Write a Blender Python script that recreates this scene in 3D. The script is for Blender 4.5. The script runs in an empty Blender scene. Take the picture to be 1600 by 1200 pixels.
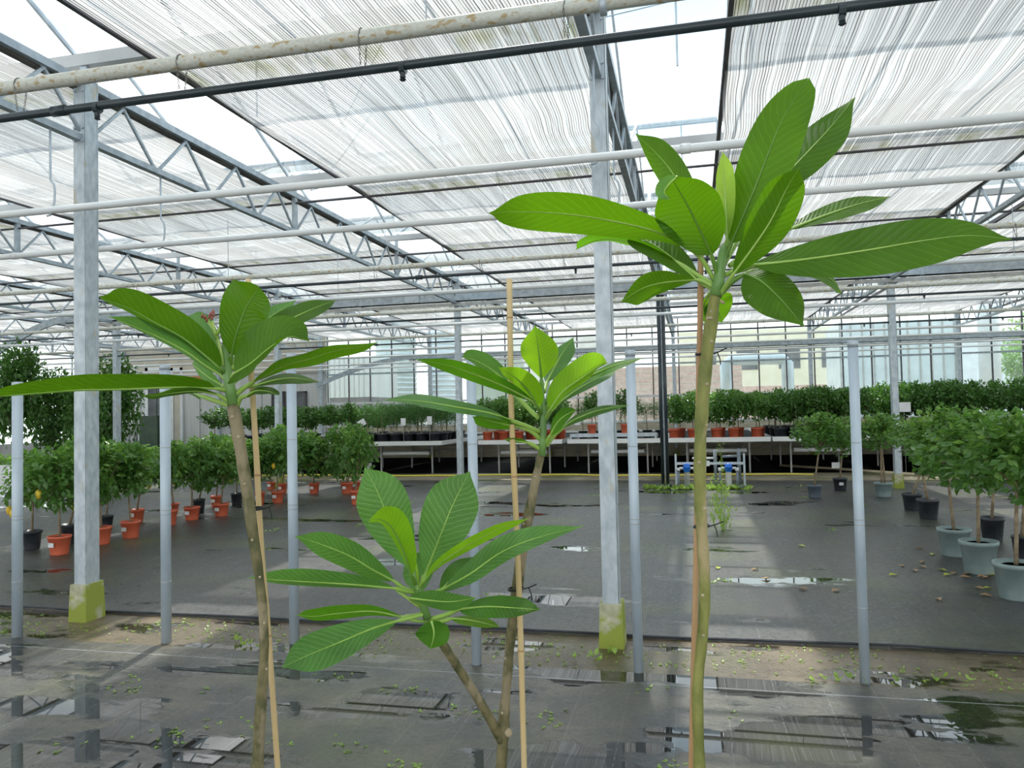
import bpy, bmesh, math, random
import numpy as np
from mathutils import Vector, Matrix, noise
random.seed(7); RS = np.random.RandomState(7)
PI = math.pi

# ------------------------------------------------------------------ camera
FPX = 1198.5
PITCH, ROLL, YAW, CAMH = math.radians(1.998), math.radians(-1.242), math.radians(13.243), 1.51
FW = Vector((-math.sin(YAW)*math.cos(PITCH), math.cos(YAW)*math.cos(PITCH), math.sin(PITCH)))
_r0 = Vector((math.cos(YAW), math.sin(YAW), 0)); _u0 = _r0.cross(FW)
RT = math.cos(ROLL)*_r0 + math.sin(ROLL)*_u0
UP = math.cos(ROLL)*_u0 - math.sin(ROLL)*_r0
CAM = Vector((0, 0, CAMH))
scene = bpy.context.scene
cd = bpy.data.cameras.new('camera'); cam = bpy.data.objects.new('camera', cd)
scene.collection.objects.link(cam)
cd.sensor_width = 36; cd.lens = FPX/1600*36; cd.clip_start = .05; cd.clip_end = 300
M = Matrix((RT, UP, -FW)).transposed().to_4x4(); M.translation = CAM; cam.matrix_world = M
scene.camera = cam

# ------------------------------------------------------------------ light
scene.view_settings.view_transform = 'Standard'; scene.view_settings.look = 'None'
scene.view_settings.gamma = 1; scene.view_settings.use_curve_mapping = False
scene.view_settings.exposure = 0.27
W = bpy.data.worlds.new('world'); scene.world = W; W.use_nodes = True
n = W.node_tree.nodes; l = W.node_tree.links; n.clear()
wo = n.new('ShaderNodeOutputWorld'); bg = n.new('ShaderNodeBackground'); tc = n.new('ShaderNodeTexCoord')
mp = n.new('ShaderNodeMapping'); mp.inputs['Scale'].default_value = (1.6, 1.6, 3.4)
nz = n.new('ShaderNodeTexNoise'); nz.inputs['Scale'].default_value = 1.7; nz.inputs['Detail'].default_value = 7; nz.inputs['Roughness'].default_value = .55
cr = n.new('ShaderNodeValToRGB'); cr.color_ramp.elements[0].position = .45; cr.color_ramp.elements[1].position = .6
cr.color_ramp.elements[0].color = (.70, 1.05, 1.35, 1); cr.color_ramp.elements[1].color = (2.1, 2.12, 2.15, 1)
l.new(tc.outputs['Generated'], mp.inputs[0]); l.new(mp.outputs[0], nz.inputs['Vector']); l.new(nz.outputs['Fac'], cr.inputs[0])
sxw = n.new('ShaderNodeSeparateXYZ'); l.new(tc.outputs['Generated'], sxw.inputs[0])
hz = n.new('ShaderNodeMapRange'); hz.inputs['From Min'].default_value = .08; hz.inputs['From Max'].default_value = .5; l.new(sxw.outputs[2], hz.inputs[0])
mxw = n.new('ShaderNodeMix'); mxw.data_type = 'RGBA'; mxw.inputs[6].default_value = (1.9, 1.92, 1.9, 1); l.new(hz.outputs[0], mxw.inputs[0]); l.new(cr.outputs[0], mxw.inputs[7])
l.new(mxw.outputs[2], bg.inputs[0]); bg.inputs[1].default_value = 1.0; l.new(bg.outputs[0], wo.inputs[0])
sd = bpy.data.lights.new('sun', 'SUN'); sd.energy = 4.3; sd.angle = math.radians(1.2); sd.color = (1, .96, .88)
so = bpy.data.objects.new('sun', sd); scene.collection.objects.link(so)
so.rotation_euler = Vector((.1, -.62, -1)).to_track_quat('-Z', 'Y').to_euler()

# ------------------------------------------------------------------ helpers
COL = scene.collection
def pix(x, y, d):
    "a point at image column x, row y (1600x1200) and depth d metres"
    return CAM + (FW*FPX + RT*(x-800) - UP*(y-600))*(d/FPX)
def ray(x, y): return FW*FPX + RT*(x-800) - UP*(y-600)
def onZ(x, y, z):
    r = ray(x, y); return CAM + r*((z-CAMH)/r.z)
def onY(x, y, Y):
    r = ray(x, y); return CAM + r*(Y/r.y)
def onX(x, y, X):
    r = ray(x, y); return CAM + r*(X/r.x)
def depth(p): return (p-CAM).dot(FW)

class MB:
    def __init__(s): s.v = []; s.f = []; s.uv = None
    def add(s, vs, fs):
        b = len(s.v); s.v += [tuple(v) for v in vs]; s.f += [tuple(i+b for i in f) for f in fs]; return s
    def box(s, x0, x1, y0, y1, z0, z1):
        vs = [(x0,y0,z0),(x1,y0,z0),(x1,y1,z0),(x0,y1,z0),(x0,y0,z1),(x1,y0,z1),(x1,y1,z1),(x0,y1,z1)]
        return s.add(vs, [(0,3,2,1),(4,5,6,7),(0,1,5,4),(1,2,6,5),(2,3,7,6),(3,0,4,7)])
    def bar(s, a, b, w, h, up=(0,0,1)):
        "a bar of section w x h from a to b"
        a = Vector(a); b = Vector(b); t = (b-a).normalized(); u = Vector(up)
        if abs(t.dot(u)) > .95: u = Vector((0,1,0))
        sd_ = t.cross(u).normalized()*(w/2); uu = sd_.cross(t).normalized()*(h/2)
        vs = [p+q for p in (a, b) for q in (-sd_-uu, sd_-uu, sd_+uu, -sd_+uu)]
        return s.add(vs, [(0,1,2,3),(7,6,5,4),(0,4,5,1),(1,5,6,2),(2,6,7,3),(3,7,4,0)])
    def tube(s, path, r, n=8, cap=True):
        path = [Vector(p) for p in path]; m = len(path)
        if not hasattr(r, '__len__'): r = [r]*m
        prev = None; vs = []; fs = []
        for i, p in enumerate(path):
            t = (path[min(i+1, m-1)]-path[max(i-1, 0)]).normalized()
            if prev is None:
                prev = t.orthogonal().normalized()
            u = (prev - t*prev.dot(t)).normalized(); prev = u; w = t.cross(u)
            for k in range(n):
                a = 2*PI*k/n; vs.append(p + (u*math.cos(a)+w*math.sin(a))*r[i])
        for i in range(m-1):
            for k in range(n):
                fs.append((i*n+k, i*n+(k+1) % n, (i+1)*n+(k+1) % n, (i+1)*n+k))
        if cap: fs += [tuple(range(n))[::-1], tuple((m-1)*n+k for k in range(n))]
        return s.add(vs, fs)
    def lathe(s, prof, n=20, c=(0,0,0), wob=None):
        vs = []; fs = []; m = len(prof)
        for i, (r, z) in enumerate(prof):
            for k in range(n):
                a = 2*PI*k/n; rr = r*(1+(wob(i, a) if wob else 0)); vs.append((c[0]+rr*math.cos(a), c[1]+rr*math.sin(a), c[2]+z))
        for i in range(m-1):
            for k in range(n): fs.append((i*n+k, i*n+(k+1) % n, (i+1)*n+(k+1) % n, (i+1)*n+k))
        fs.append(tuple(range(n))[::-1]); fs.append(tuple((m-1)*n+k for k in range(n)))
        return s.add(vs, fs)
    def mesh(s, name, m, smooth=False):
        me = bpy.data.meshes.new(name); me.from_pydata(s.v, [], s.f)
        if m: me.materials.append(m)
        if smooth: me.polygons.foreach_set('use_smooth', [True]*len(me.polygons))
        me.update(); return me
    def obj(s, name, m, parent=None, smooth=False, **k):
        return link(name, s.mesh(name, m, smooth), parent, **k)
def link(name, me, parent=None, loc=None, **k):
    o = bpy.data.objects.new(name, me); COL.objects.link(o)
    if parent: o.parent = parent
    if loc is not None: o.location = loc
    for a, b in k.items(): o[a] = b
    return o
def thing(name, label, cat, loc=(0,0,0), group=None, rotz=0):
    o = bpy.data.objects.new(name, None); COL.objects.link(o); o.location = loc; o.rotation_euler = (0,0,rotz)
    o.empty_display_size = .1; o['label'] = label; o['category'] = cat
    if group: o['group'] = group
    return o
def tag(o, label, cat, group=None):
    o['label'] = label; o['category'] = cat
    if group: o['group'] = group
    return o
def fast_mesh(name, V, Fq, mat_, uv=None):
    "numpy verts and faces (all the same arity)"
    V = np.asarray(V, dtype=np.float32); Fq = np.asarray(Fq, dtype=np.int32); k = Fq.shape[1]
    me = bpy.data.meshes.new(name); me.vertices.add(len(V)); me.vertices.foreach_set('co', V.ravel())
    me.loops.add(Fq.size); me.loops.foreach_set('vertex_index', Fq.ravel())
    me.polygons.add(len(Fq)); me.polygons.foreach_set('loop_start', np.arange(0, Fq.size, k, dtype=np.int32))
    me.polygons.foreach_set('loop_total', np.full(len(Fq), k, dtype=np.int32))
    if uv is not None:
        ul = me.uv_layers.new(name='uv'); ul.data.foreach_set('uv', np.asarray(uv, dtype=np.float32)[Fq.ravel()].ravel())
    me.materials.append(mat_); me.update(calc_edges=True); me.validate(); return me
ORD = ['first','second','third','fourth','fifth','sixth','seventh','eighth','ninth','tenth','eleventh','twelfth','thirteenth','fourteenth','fifteenth','sixteenth']

# ------------------------------------------------------------------ materials
def newmat(name):
    m = bpy.data.materials.new(name); m.use_nodes = True; nt = m.node_tree
    p = nt.nodes['Principled BSDF']; return m, nt, p
def N(nt, typ, **k):
    q = nt.nodes.new(typ)
    for a, b in k.items():
        if a in q.inputs: q.inputs[a].default_value = b
        else: setattr(q, a, b)
    return q
def coords(nt, kind='Object', scale=(1,1,1)):
    c = N(nt, 'ShaderNodeTexCoord'); m = N(nt, 'ShaderNodeMapping'); m.inputs['Scale'].default_value = scale
    nt.links.new(c.outputs[kind], m.inputs[0]); return m.outputs[0]
def ramp(nt, src, stops):
    r = N(nt, 'ShaderNodeValToRGB'); e = r.color_ramp.elements
    while len(e) < len(stops): e.new(.5)
    for i, (p, c) in enumerate(stops):
        e[i].position = p; e[i].color = tuple(c)+(1,) if len(c) == 3 else c
    nt.links.new(src, r.inputs[0]); return r.outputs[0]
def math_(nt, op, a, b=None, c=None):
    q = N(nt, 'ShaderNodeMath', operation=op)
    for i, x in enumerate((a, b, c)):
        if x is None: continue
        if isinstance(x, (int, float)): q.inputs[i].default_value = x
        else: nt.links.new(x, q.inputs[i])
    return q.outputs[0]
def mixc(nt, f, a, b):
    q = N(nt, 'ShaderNodeMix', data_type='RGBA')
    for i, x in ((0, f), (6, a), (7, b)):
        if isinstance(x, (int, float)): q.inputs[i].default_value = x
        elif isinstance(x, tuple): q.inputs[i].default_value = x+(1,) if len(x) == 3 else x
        else: nt.links.new(x, q.inputs[i])
    return q.outputs[2]
def noisy(name, c1, c2, scale=8, rough=.5, metal=0, stretch=(1,1,1), bump=0, c3=None, p3=.68, det=5, spec=None):
    m, nt, p = newmat(name); v = coords(nt, 'Object', stretch)
    z = N(nt, 'ShaderNodeTexNoise', Scale=scale, Detail=det); nt.links.new(v, z.inputs['Vector'])
    col = ramp(nt, z.outputs[0], [(.35, c1), (.65, c2)])
    if c3:
        z2 = N(nt, 'ShaderNodeTexNoise', Scale=scale*.45, Detail=6); nt.links.new(v, z2.inputs['Vector'])
        f = ramp(nt, z2.outputs[0], [(p3-.04, (0,0,0)), (p3+.05, (1,1,1))]); col = mixc(nt, f, col, c3)
    nt.links.new(col, p.inputs['Base Color']); p.inputs['Roughness'].default_value = rough; p.inputs['Metallic'].default_value = metal
    if spec is not None: p.inputs['Specular IOR Level'].default_value = spec
    if bump:
        b = N(nt, 'ShaderNodeBump', Strength=bump, Distance=.01); nt.links.new(z.outputs[0], b.inputs['Height']); nt.links.new(b.outputs[0], p.inputs['Normal'])
    return m
GALV = noisy('galvanised', (.40,.46,.51), (.54,.60,.65), 14, .42, .35, (1,1,.4))
GALVC = noisy('galvanised_column', (.40,.46,.50), (.56,.62,.66), 22, .45, .25, (1,1,.5), c3=(.50,.47,.38), p3=.66)
TRUSS = noisy('galvanised_truss', (.32,.37,.41), (.46,.52,.56), 12, .45, .4)
PIPE = noisy('white_pipe', (.74,.77,.78), (.84,.86,.86), 5, .35, 0, (.3,1,1))
RUST = noisy('rust_spotted_pipe', (.54,.56,.50), (.66,.67,.61), 95, .4, 0, (.6,1,1), c3=(.44,.33,.17), p3=.60)
BLACK = noisy('black_plastic_pipe', (.018,.028,.035), (.04,.055,.065), 3, .28)
DARKBAR = noisy('dark_bar', (.06,.055,.06), (.11,.10,.11), 6, .5)
CHAIN = noisy('chain_steel', (.12,.11,.10), (.3,.28,.25), 60, .45, .6)
CONC = noisy('mossy_concrete', (.36,.36,.22), (.56,.54,.40), 12, .85, bump=.5, c3=(.28,.33,.05), p3=.42)
PATH = noisy('concrete_path', (.17,.15,.10), (.30,.26,.18), 2.2, .6, bump=.2, c3=(.14,.14,.06), p3=.56)
SAND = None
POSTM = noisy('galvanised_post', (.40,.48,.55), (.52,.60,.67), 9, .45, .15, (1,1,.25))
BAMBOO = noisy('bamboo', (.58,.42,.20), (.78,.62,.36), 9, .5, 0, (1,1,.12), c3=(.42,.27,.13), p3=.66)
BAMDARK = noisy('bamboo_brown', (.40,.22,.10), (.55,.34,.17), 9, .55, 0, (1,1,.12))
BARK = noisy('green_grey_bark', (.07,.075,.025), (.20,.17,.08), 40, .7, 0, (1,1,.6), bump=1.0, c3=(.28,.23,.14), p3=.55)
BARK4 = noisy('olive_bark', (.13,.15,.03), (.27,.27,.07), 30, .6, 0, (1,1,.5), bump=.9, c3=(.38,.31,.15), p3=.55)
SCAR = noisy('leaf_scar', (.34,.28,.17), (.46,.38,.26), 30, .7)
GREENSTEM = noisy('green_stem', (.10,.22,.05), (.18,.34,.09), 14, .4)
TERRA = noisy('terracotta_plastic', (.62,.115,.055), (.72,.16,.08), 6, .45)
BPOT = noisy('black_pot', (.02,.024,.03), (.045,.05,.06), 8, .4)
GPOT = noisy('grey_green_pot', (.20,.27,.27), (.29,.36,.35), 6, .5)
GPOT2 = noisy('slate_pot', (.09,.12,.15), (.14,.17,.21), 6, .5)
SOIL = noisy('potting_soil', (.05,.035,.02), (.10,.12,.03), 30, .9)
TRUNK = noisy('shrub_trunk', (.20,.15,.09), (.36,.28,.18), 20, .8)
TAGW = noisy('white_tag', (.75,.75,.76), (.86,.86,.86), 4, .5)
TAGP = noisy('printed_tag', (.70,.70,.70), (.86,.86,.86), 120, .5, stretch=(1,1,3), c3=(.2,.2,.22), p3=.6)
LEMON = noisy('lemon_skin', (.75,.42,.02), (.85,.60,.05), 12, .4)
ALU = noisy('aluminium_edge', (.74,.75,.74), (.86,.87,.86), 3, .4, .1, (.4,1,4))
STEELB = noisy('bench_steel', (.34,.34,.33), (.46,.46,.44), 8, .5, .3)
DARKFL = noisy('dark_ground_cover', (.004,.004,.004), (.010,.009,.008), 6, .9, spec=.1)  # ground cover and trays; colour deepened to carry the shade under the benches
WHITEP = noisy('white_paint', (.72,.73,.74), (.80,.81,.82), 4, .45)
YELLOW = noisy('yellow_hose', (.75,.62,.05), (.85,.74,.15), 8, .4)
BLUE = noisy('blue_cap', (.01,.14,.62), (.02,.20,.75), 8, .3)
GREYPVC = noisy('grey_pvc', (.16,.19,.22), (.24,.28,.31), 8, .4)
WALLP = noisy('wall_panel', (.56,.56,.54), (.66,.66,.64), 2, .6, 0, (4,1,.3))
BEIGE = noisy('beige_wall', (.52,.47,.38), (.62,.57,.47), 2, .7)
ORANGE = noisy('orange_trim', (.45,.17,.05), (.55,.22,.07), 4, .6)
DKWIN = noisy('dark_window', (.03,.035,.04), (.10,.11,.12), 2, .15)
PARA = noisy('parapet_block', (.42,.38,.28), (.56,.52,.40), 4, .8, 0, (1,1,3), bump=.3)
TYRE = noisy('black_wire', (.01,.01,.01), (.02,.02,.02), 5, .4)

def glassmat(name, tint, gloss=.08, rough=.02, haze=0.0):
    m, nt, p = newmat(name); o = nt.nodes['Material Output']; nt.nodes.remove(p)
    t = N(nt, 'ShaderNodeBsdfTransparent', Color=tint+(1,)); g = N(nt, 'ShaderNodeBsdfGlossy', Roughness=rough)
    fr = N(nt, 'ShaderNodeLayerWeight', Blend=.25); f = math_(nt, 'MULTIPLY', fr.outputs['Fresnel'], .5)
    f = math_(nt, 'MINIMUM', f, .5)
    mx = N(nt, 'ShaderNodeMixShader'); nt.links.new(f, mx.inputs[0]); nt.links.new(t.outputs[0], mx.inputs[1]); nt.links.new(g.outputs[0], mx.inputs[2])
    last = mx
    if haze:
        v = coords(nt, 'Object'); z = N(nt, 'ShaderNodeTexNoise', Scale=1.3, Detail=5); nt.links.new(v, z.inputs['Vector'])
        d = N(nt, 'ShaderNodeBsdfDiffuse', Color=(.8,.82,.82,1)); tr = N(nt, 'ShaderNodeBsdfTranslucent', Color=(.8,.82,.82,1))
        a = N(nt, 'ShaderNodeAddShader'); a2 = N(nt, 'ShaderNodeMixShader'); a2.inputs[0].default_value = .6
        nt.links.new(d.outputs[0], a2.inputs[1]); nt.links.new(tr.outputs[0], a2.inputs[2])
        f2 = math_(nt, 'MULTIPLY', z.outputs[0], haze*2); m2 = N(nt, 'ShaderNodeMixShader')
        nt.links.new(f2, m2.inputs[0]); nt.links.new(mx.outputs[0], m2.inputs[1]); nt.links.new(a2.outputs[0], m2.inputs[2]); last = m2
    nt.links.new(last.outputs[0], o.inputs[0]); return m
GLASS = glassmat('roof_glass', (.96,.985,.98), haze=.03)
WGLASS = glassmat('wall_glass', (.90,.95,.94), haze=.07)
CLEAR = glassmat('clear_plastic', (.75,.78,.78), haze=.25)

def leafmat(name, base, vein, trans, tcol, nv=19, rough=.42, veinf=.55, shape=.55):
    m, nt, p = newmat(name); o = nt.nodes['Material Output']
    uvn = N(nt, 'ShaderNodeUVMap'); sx = N(nt, 'ShaderNodeSeparateXYZ'); nt.links.new(uvn.outputs[0], sx.inputs[0])
    av = math_(nt, 'ABSOLUTE', math_(nt, 'SUBTRACT', sx.outputs[1], .5))
    ph = math_(nt, 'SUBTRACT', math_(nt, 'MULTIPLY', sx.outputs[0], nv), math_(nt, 'MULTIPLY', av, nv*.16*2))
    zz = N(nt, 'ShaderNodeTexNoise', Scale=9.0); nt.links.new(uvn.outputs[0], zz.inputs['Vector'])
    ph = math_(nt, 'ADD', ph, math_(nt, 'MULTIPLY', zz.outputs[0], .5))
    fr = math_(nt, 'ABSOLUTE', math_(nt, 'SUBTRACT', math_(nt, 'FRACT', ph), .5))
    vm = ramp(nt, fr, [(.0, (1,1,1)), (.075, (0,0,0))])
    v = coords(nt, 'Object'); z = N(nt, 'ShaderNodeTexNoise', Scale=9, Detail=4); nt.links.new(v, z.inputs['Vector'])
    dk = tuple(c*.72 for c in base); lt = tuple(min(1, c*1.22) for c in base)
    bc = ramp(nt, z.outputs[0], [(.35, dk), (.65, lt)])
    hv = math_(nt, 'MULTIPLY', vm, veinf); col = mixc(nt, hv, bc, vein)
    nt.links.new(col, p.inputs['Base Color']); p.inputs['Roughness'].default_value = rough; p.inputs['Specular IOR Level'].default_value = .32
    b = N(nt, 'ShaderNodeBump', Strength=.35, Distance=.004); nt.links.new(fr, b.inputs['Height']); nt.links.new(b.outputs[0], p.inputs['Normal'])
    t = N(nt, 'ShaderNodeBsdfTranslucent'); tcc = mixc(nt, hv, tcol, tuple(min(1, c*1.6) for c in tcol)); nt.links.new(tcc, t.inputs[0])
    mx = N(nt, 'ShaderNodeMixShader'); mx.inputs[0].default_value = trans
    nt.links.new(p.outputs[0], mx.inputs[1]); nt.links.new(t.outputs[0], mx.inputs[2]); nt.links.new(mx.outputs[0], o.inputs[0]); return m
LDARK = leafmat('leaf_deep_green', (.066,.165,.010), (.18,.34,.05), .5, (.15,.36,.004), veinf=.45)
LMID = leafmat('leaf_mid_green', (.065,.21,.016), (.26,.46,.10), .46, (.15,.41,.008), veinf=.7)
LPALE = leafmat('leaf_soft_green', (.105,.27,.060), (.40,.58,.22), .38, (.19,.44,.05), rough=.38, veinf=.62)
LLIME = leafmat('leaf_backlit_lime', (.17,.38,.015), (.30,.50,.05), .55, (.35,.66,.02), veinf=.5)  # lime tone: sunlight through the blade is put into the colour
LNEW = leafmat('leaf_new_yellow_green', (.34,.56,.06), (.75,.88,.35), .5, (.52,.78,.06), nv=30, veinf=1.0)
LRIB = noisy('leaf_midrib', (.24,.42,.06), (.36,.54,.12), 12, .4)
LRIBD = noisy('leaf_midrib_backlit', (.11,.24,.03), (.17,.33,.05), 12, .4)  # midribs of backlit leaves; their shade is put into a darker green

def simpleleaf(name, c1, c2, tc, trans=.35):
    m, nt, p = newmat(name); o = nt.nodes['Material Output']
    v = coords(nt, 'Object'); z = N(nt, 'ShaderNodeTexNoise', Scale=11, Detail=2); nt.links.new(v, z.inputs['Vector'])
    col = ramp(nt, z.outputs[0], [(.35, c1), (.62, c2)]); nt.links.new(col, p.inputs['Base Color']); p.inputs['Roughness'].default_value = .38
    t = N(nt, 'ShaderNodeBsdfTranslucent', Color=tc+(1,)); mx = N(nt, 'ShaderNodeMixShader'); mx.inputs[0].default_value = trans
    nt.links.new(p.outputs[0], mx.inputs[1]); nt.links.new(t.outputs[0], mx.inputs[2]); nt.links.new(mx.outputs[0], o.inputs[0]); return m
FOL_D = simpleleaf('foliage_dark', (.040,.12,.022), (.12,.26,.055), (.10,.26,.03))
FOL_M = simpleleaf('foliage_green', (.045,.13,.022), (.13,.28,.06), (.20,.42,.06))
FOL_L = simpleleaf('foliage_light', (.13,.28,.05), (.26,.46,.10), (.30,.52,.08))
FOL_N = simpleleaf('foliage_needle', (.04,.13,.025), (.11,.26,.05), (.10,.25,.05))
WEED = simpleleaf('weed_green', (.20,.34,.05), (.36,.52,.10), (.4,.6,.1))
DRYLEAF = simpleleaf('dry_leaf', (.35,.20,.09), (.50,.32,.16), (.4,.3,.1), .1)
YLEAF = simpleleaf('yellow_fallen_leaf', (.45,.50,.06), (.60,.62,.10), (.5,.5,.1), .1)

def matmat(name, dry, wet, puddle_scale, pud_lo, lines=True, ymuds=None, mud=(.17,.155,.11), grit=.75):
    "woven ground cover, damp, with puddles; light weave lines every 25 cm"
    m, nt, p = newmat(name); v = coords(nt, 'Object')
    z1 = N(nt, 'ShaderNodeTexNoise', Scale=puddle_scale, Detail=6, Roughness=.55); mm = coords(nt, 'Object', (.55, 1.25, 1)); nt.links.new(mm, z1.inputs['Vector'])
    z2 = N(nt, 'ShaderNodeTexNoise', Scale=2.3, Detail=8, Roughness=.62); nt.links.new(v, z2.inputs['Vector'])
    z3 = N(nt, 'ShaderNodeTexNoise', Scale=34, Detail=5, Roughness=.7); nt.links.new(v, z3.inputs['Vector'])
    base = ramp(nt, z2.outputs[0], [(.42, dry), (.60, mud)])
    z6 = N(nt, 'ShaderNodeTexNoise', Scale=9.0, Detail=8, Roughness=.7); nt.links.new(mm, z6.inputs['Vector'])
    base = mixc(nt, ramp(nt, z6.outputs[0], [(.54, (0,0,0)), (.66, (grit,)*3)]), base, tuple(c*.28 for c in dry))
    base = mixc(nt, ramp(nt, z6.outputs[0], [(.30, (grit*.8,)*3), (.40, (0,0,0))]), base, (mud[0]*1.35, mud[1]*1.35, mud[2]*1.1))
    base = mixc(nt, ramp(nt, z3.outputs[0], [(.45, (0,0,0)), (.75, (.5,.5,.5))]), base, tuple(c*1.5 for c in dry))
    pud = ramp(nt, z1.outputs[0], [(pud_lo, (0,0,0)), (pud_lo+.035, (1,1,1))])
    base = mixc(nt, pud, base, wet)
    if lines:
        sx = N(nt, 'ShaderNodeSeparateXYZ'); nt.links.new(v, sx.inputs[0])
        fr = math_(nt, 'FRACT', math_(nt, 'MULTIPLY', sx.outputs[0], 4.0)); d = math_(nt, 'ABSOLUTE', math_(nt, 'SUBTRACT', fr, .5))
        ln = math_(nt, 'LESS_THAN', d, .010); brk = ramp(nt, z3.outputs[0], [(.42, (.0,.0,.0)), (.6, (.28,.28,.28))])
        f = math_(nt, 'MULTIPLY', ln, brk); base = mixc(nt, f, base, (.5,.5,.48))
        if ymuds is not None:
            d2 = math_(nt, 'ABSOLUTE', math_(nt, 'SUBTRACT', sx.outputs[1], ymuds)); l2 = math_(nt, 'LESS_THAN', d2, .006)
            base = mixc(nt, math_(nt, 'MULTIPLY', l2, .55), base, (.40,.42,.45))
    # algae blush
    z4 = N(nt, 'ShaderNodeTexNoise', Scale=.8, Detail=5); nt.links.new(v, z4.inputs['Vector'])
    al = ramp(nt, z4.outputs[0], [(.50, (0,0,0)), (.68, (.6,.6,.6))]); base = mixc(nt, al, base, (.10,.12,.035))
    z5 = N(nt, 'ShaderNodeTexNoise', Scale=.42, Detail=3); nt.links.new(v, z5.inputs['Vector'])
    base = mixc(nt, ramp(nt, z5.outputs[0], [(.42, (0,0,0)), (.62, (.55,.55,.55))]), base, tuple(c*.35 for c in dry))
    nt.links.new(base, p.inputs['Base Color'])
    rr = ramp(nt, z3.outputs[0], [(.3, (.24,.24,.24)), (.7, (.50,.50,.50))]); r2 = mixc(nt, pud, rr, (.015,.015,.015))
    nt.links.new(r2, p.inputs['Roughness'])
    b = N(nt, 'ShaderNodeBump', Distance=.006); st = math_(nt, 'MULTIPLY', math_(nt, 'SUBTRACT', 1, pud), .5)
    nt.links.new(st, b.inputs['Strength']); nt.links.new(z3.outputs[0], b.inputs['Height']); nt.links.new(b.outputs[0], p.inputs['Normal'])
    p.inputs['Specular IOR Level'].default_value = .6
    return m
MATNEAR = matmat('near_ground_cover', (.060,.060,.056), (.022,.022,.020), 1.7, .505, True, 4.30, (.125,.115,.085))
MATFAR = matmat('far_ground_cover', (.056,.057,.057), (.018,.018,.018), .9, .60, True, None, (.075,.072,.066), .30)
SAND = matmat('sandy_soil', (.10,.075,.045), (.05,.04,.03), 2.0, .555, False, None, (.17,.13,.08))

def stripmat():
    m, nt, p = newmat('shade_cloth'); o = nt.nodes['Material Output']
    v = coords(nt, 'Object'); sx = N(nt, 'ShaderNodeSeparateXYZ'); nt.links.new(v, sx.inputs[0])
    zc = N(nt, 'ShaderNodeTexNoise', Scale=1.0, Detail=3); mv = coords(nt, 'Object', (45,.5,1)); nt.links.new(mv, zc.inputs['Vector'])
    base = ramp(nt, zc.outputs[0], [(.34, (.60,.575,.56)), (.62, (.80,.775,.755))])
    # algae stains where water gathers along each support bar (every 3.227 m from y=5)
    ph = math_(nt, 'FRACT', math_(nt, 'DIVIDE', math_(nt, 'ADD', sx.outputs[1], 95.0-3.355+.13), 3.227)); 
    band = ramp(nt, ph, [(.0, (1,1,1)), (.11, (0,0,0)), (.93, (0,0,0)), (1.0, (1,1,1))])
    za = N(nt, 'ShaderNodeTexNoise', Scale=1.0, Detail=4); ma = coords(nt, 'Object', (6,1.5,1)); nt.links.new(ma, za.inputs['Vector'])
    st = math_(nt, 'MULTIPLY', band, ramp(nt, za.outputs[0], [(.46, (0,0,0)), (.62, (.8,.8,.8))]))
    base = mixc(nt, st, base, (.30,.31,.13))
    nt.links.new(base, p.inputs['Base Color']); p.inputs['Roughness'].default_value = .6
    t = N(nt, 'ShaderNodeBsdfTranslucent'); nt.links.new(base, t.inputs[0]); mx = N(nt, 'ShaderNodeMixShader'); mx.inputs[0].default_value = .5
    nt.links.new(p.outputs[0], mx.inputs[1]); nt.links.new(t.outputs[0], mx.inputs[2]); nt.links.new(mx.outputs[0], o.inputs[0]); return m
STRIP = stripmat()
CORD = noisy('shade_cord', (.07,.065,.06), (.14,.13,.11), 3, .8)

# ------------------------------------------------------------------ grid of the greenhouse
XT = [-.546+4*k for k in range(-5, 4)]           # truss lines
YC = [5.0, 14.68, 24.36]                          # column rows
SP = 9.68/3                                       # gutter spacing
YG = [5.0+SP*k for k in range(-3, 7)]
X0, X1, Y0, Y1 = -22.6, 13.4, -4.8, 24.6

# ------------------------------------------------------------------ floor
MB().box(-40, 40, -12, 80, -.3, -.035).obj('floor', noisy('yard_ground', (.22,.21,.18), (.32,.30,.26), 1.5, .8), kind='structure')
def slab(name, x0, x1, y0, y1, z0, z1, m): return MB().box(x0, x1, y0, y1, z0, z1).obj(name, m, kind='structure')
slab('floor_near_mat', X0, X1, Y0, 4.47, -.03, .002, MATNEAR)
slab('floor_soil_strip', X0, X1, 4.47, 5.16, -.03, -.006, SAND)
slab('floor_far_mat', X0, X1, 5.16, 16.05, -.03, .012, MATFAR)
slab('floor_concrete_path', X0, X1, 16.05, 17.75, -.03, .03, PATH)
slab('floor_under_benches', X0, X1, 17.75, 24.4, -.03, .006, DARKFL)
# curled black edge of the far ground cover, its edge shadow put into the colour
e = MB(); pts = [(x, 5.155+.012*math.sin(x*2.1)+.006*math.sin(x*7), .012+.010*math.sin(x*1.3)**2) for x in np.arange(X0, X1, .25)]
e.tube(pts, .009, 6).obj('trim_mat_edge', BPOT, kind='structure')

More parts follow.
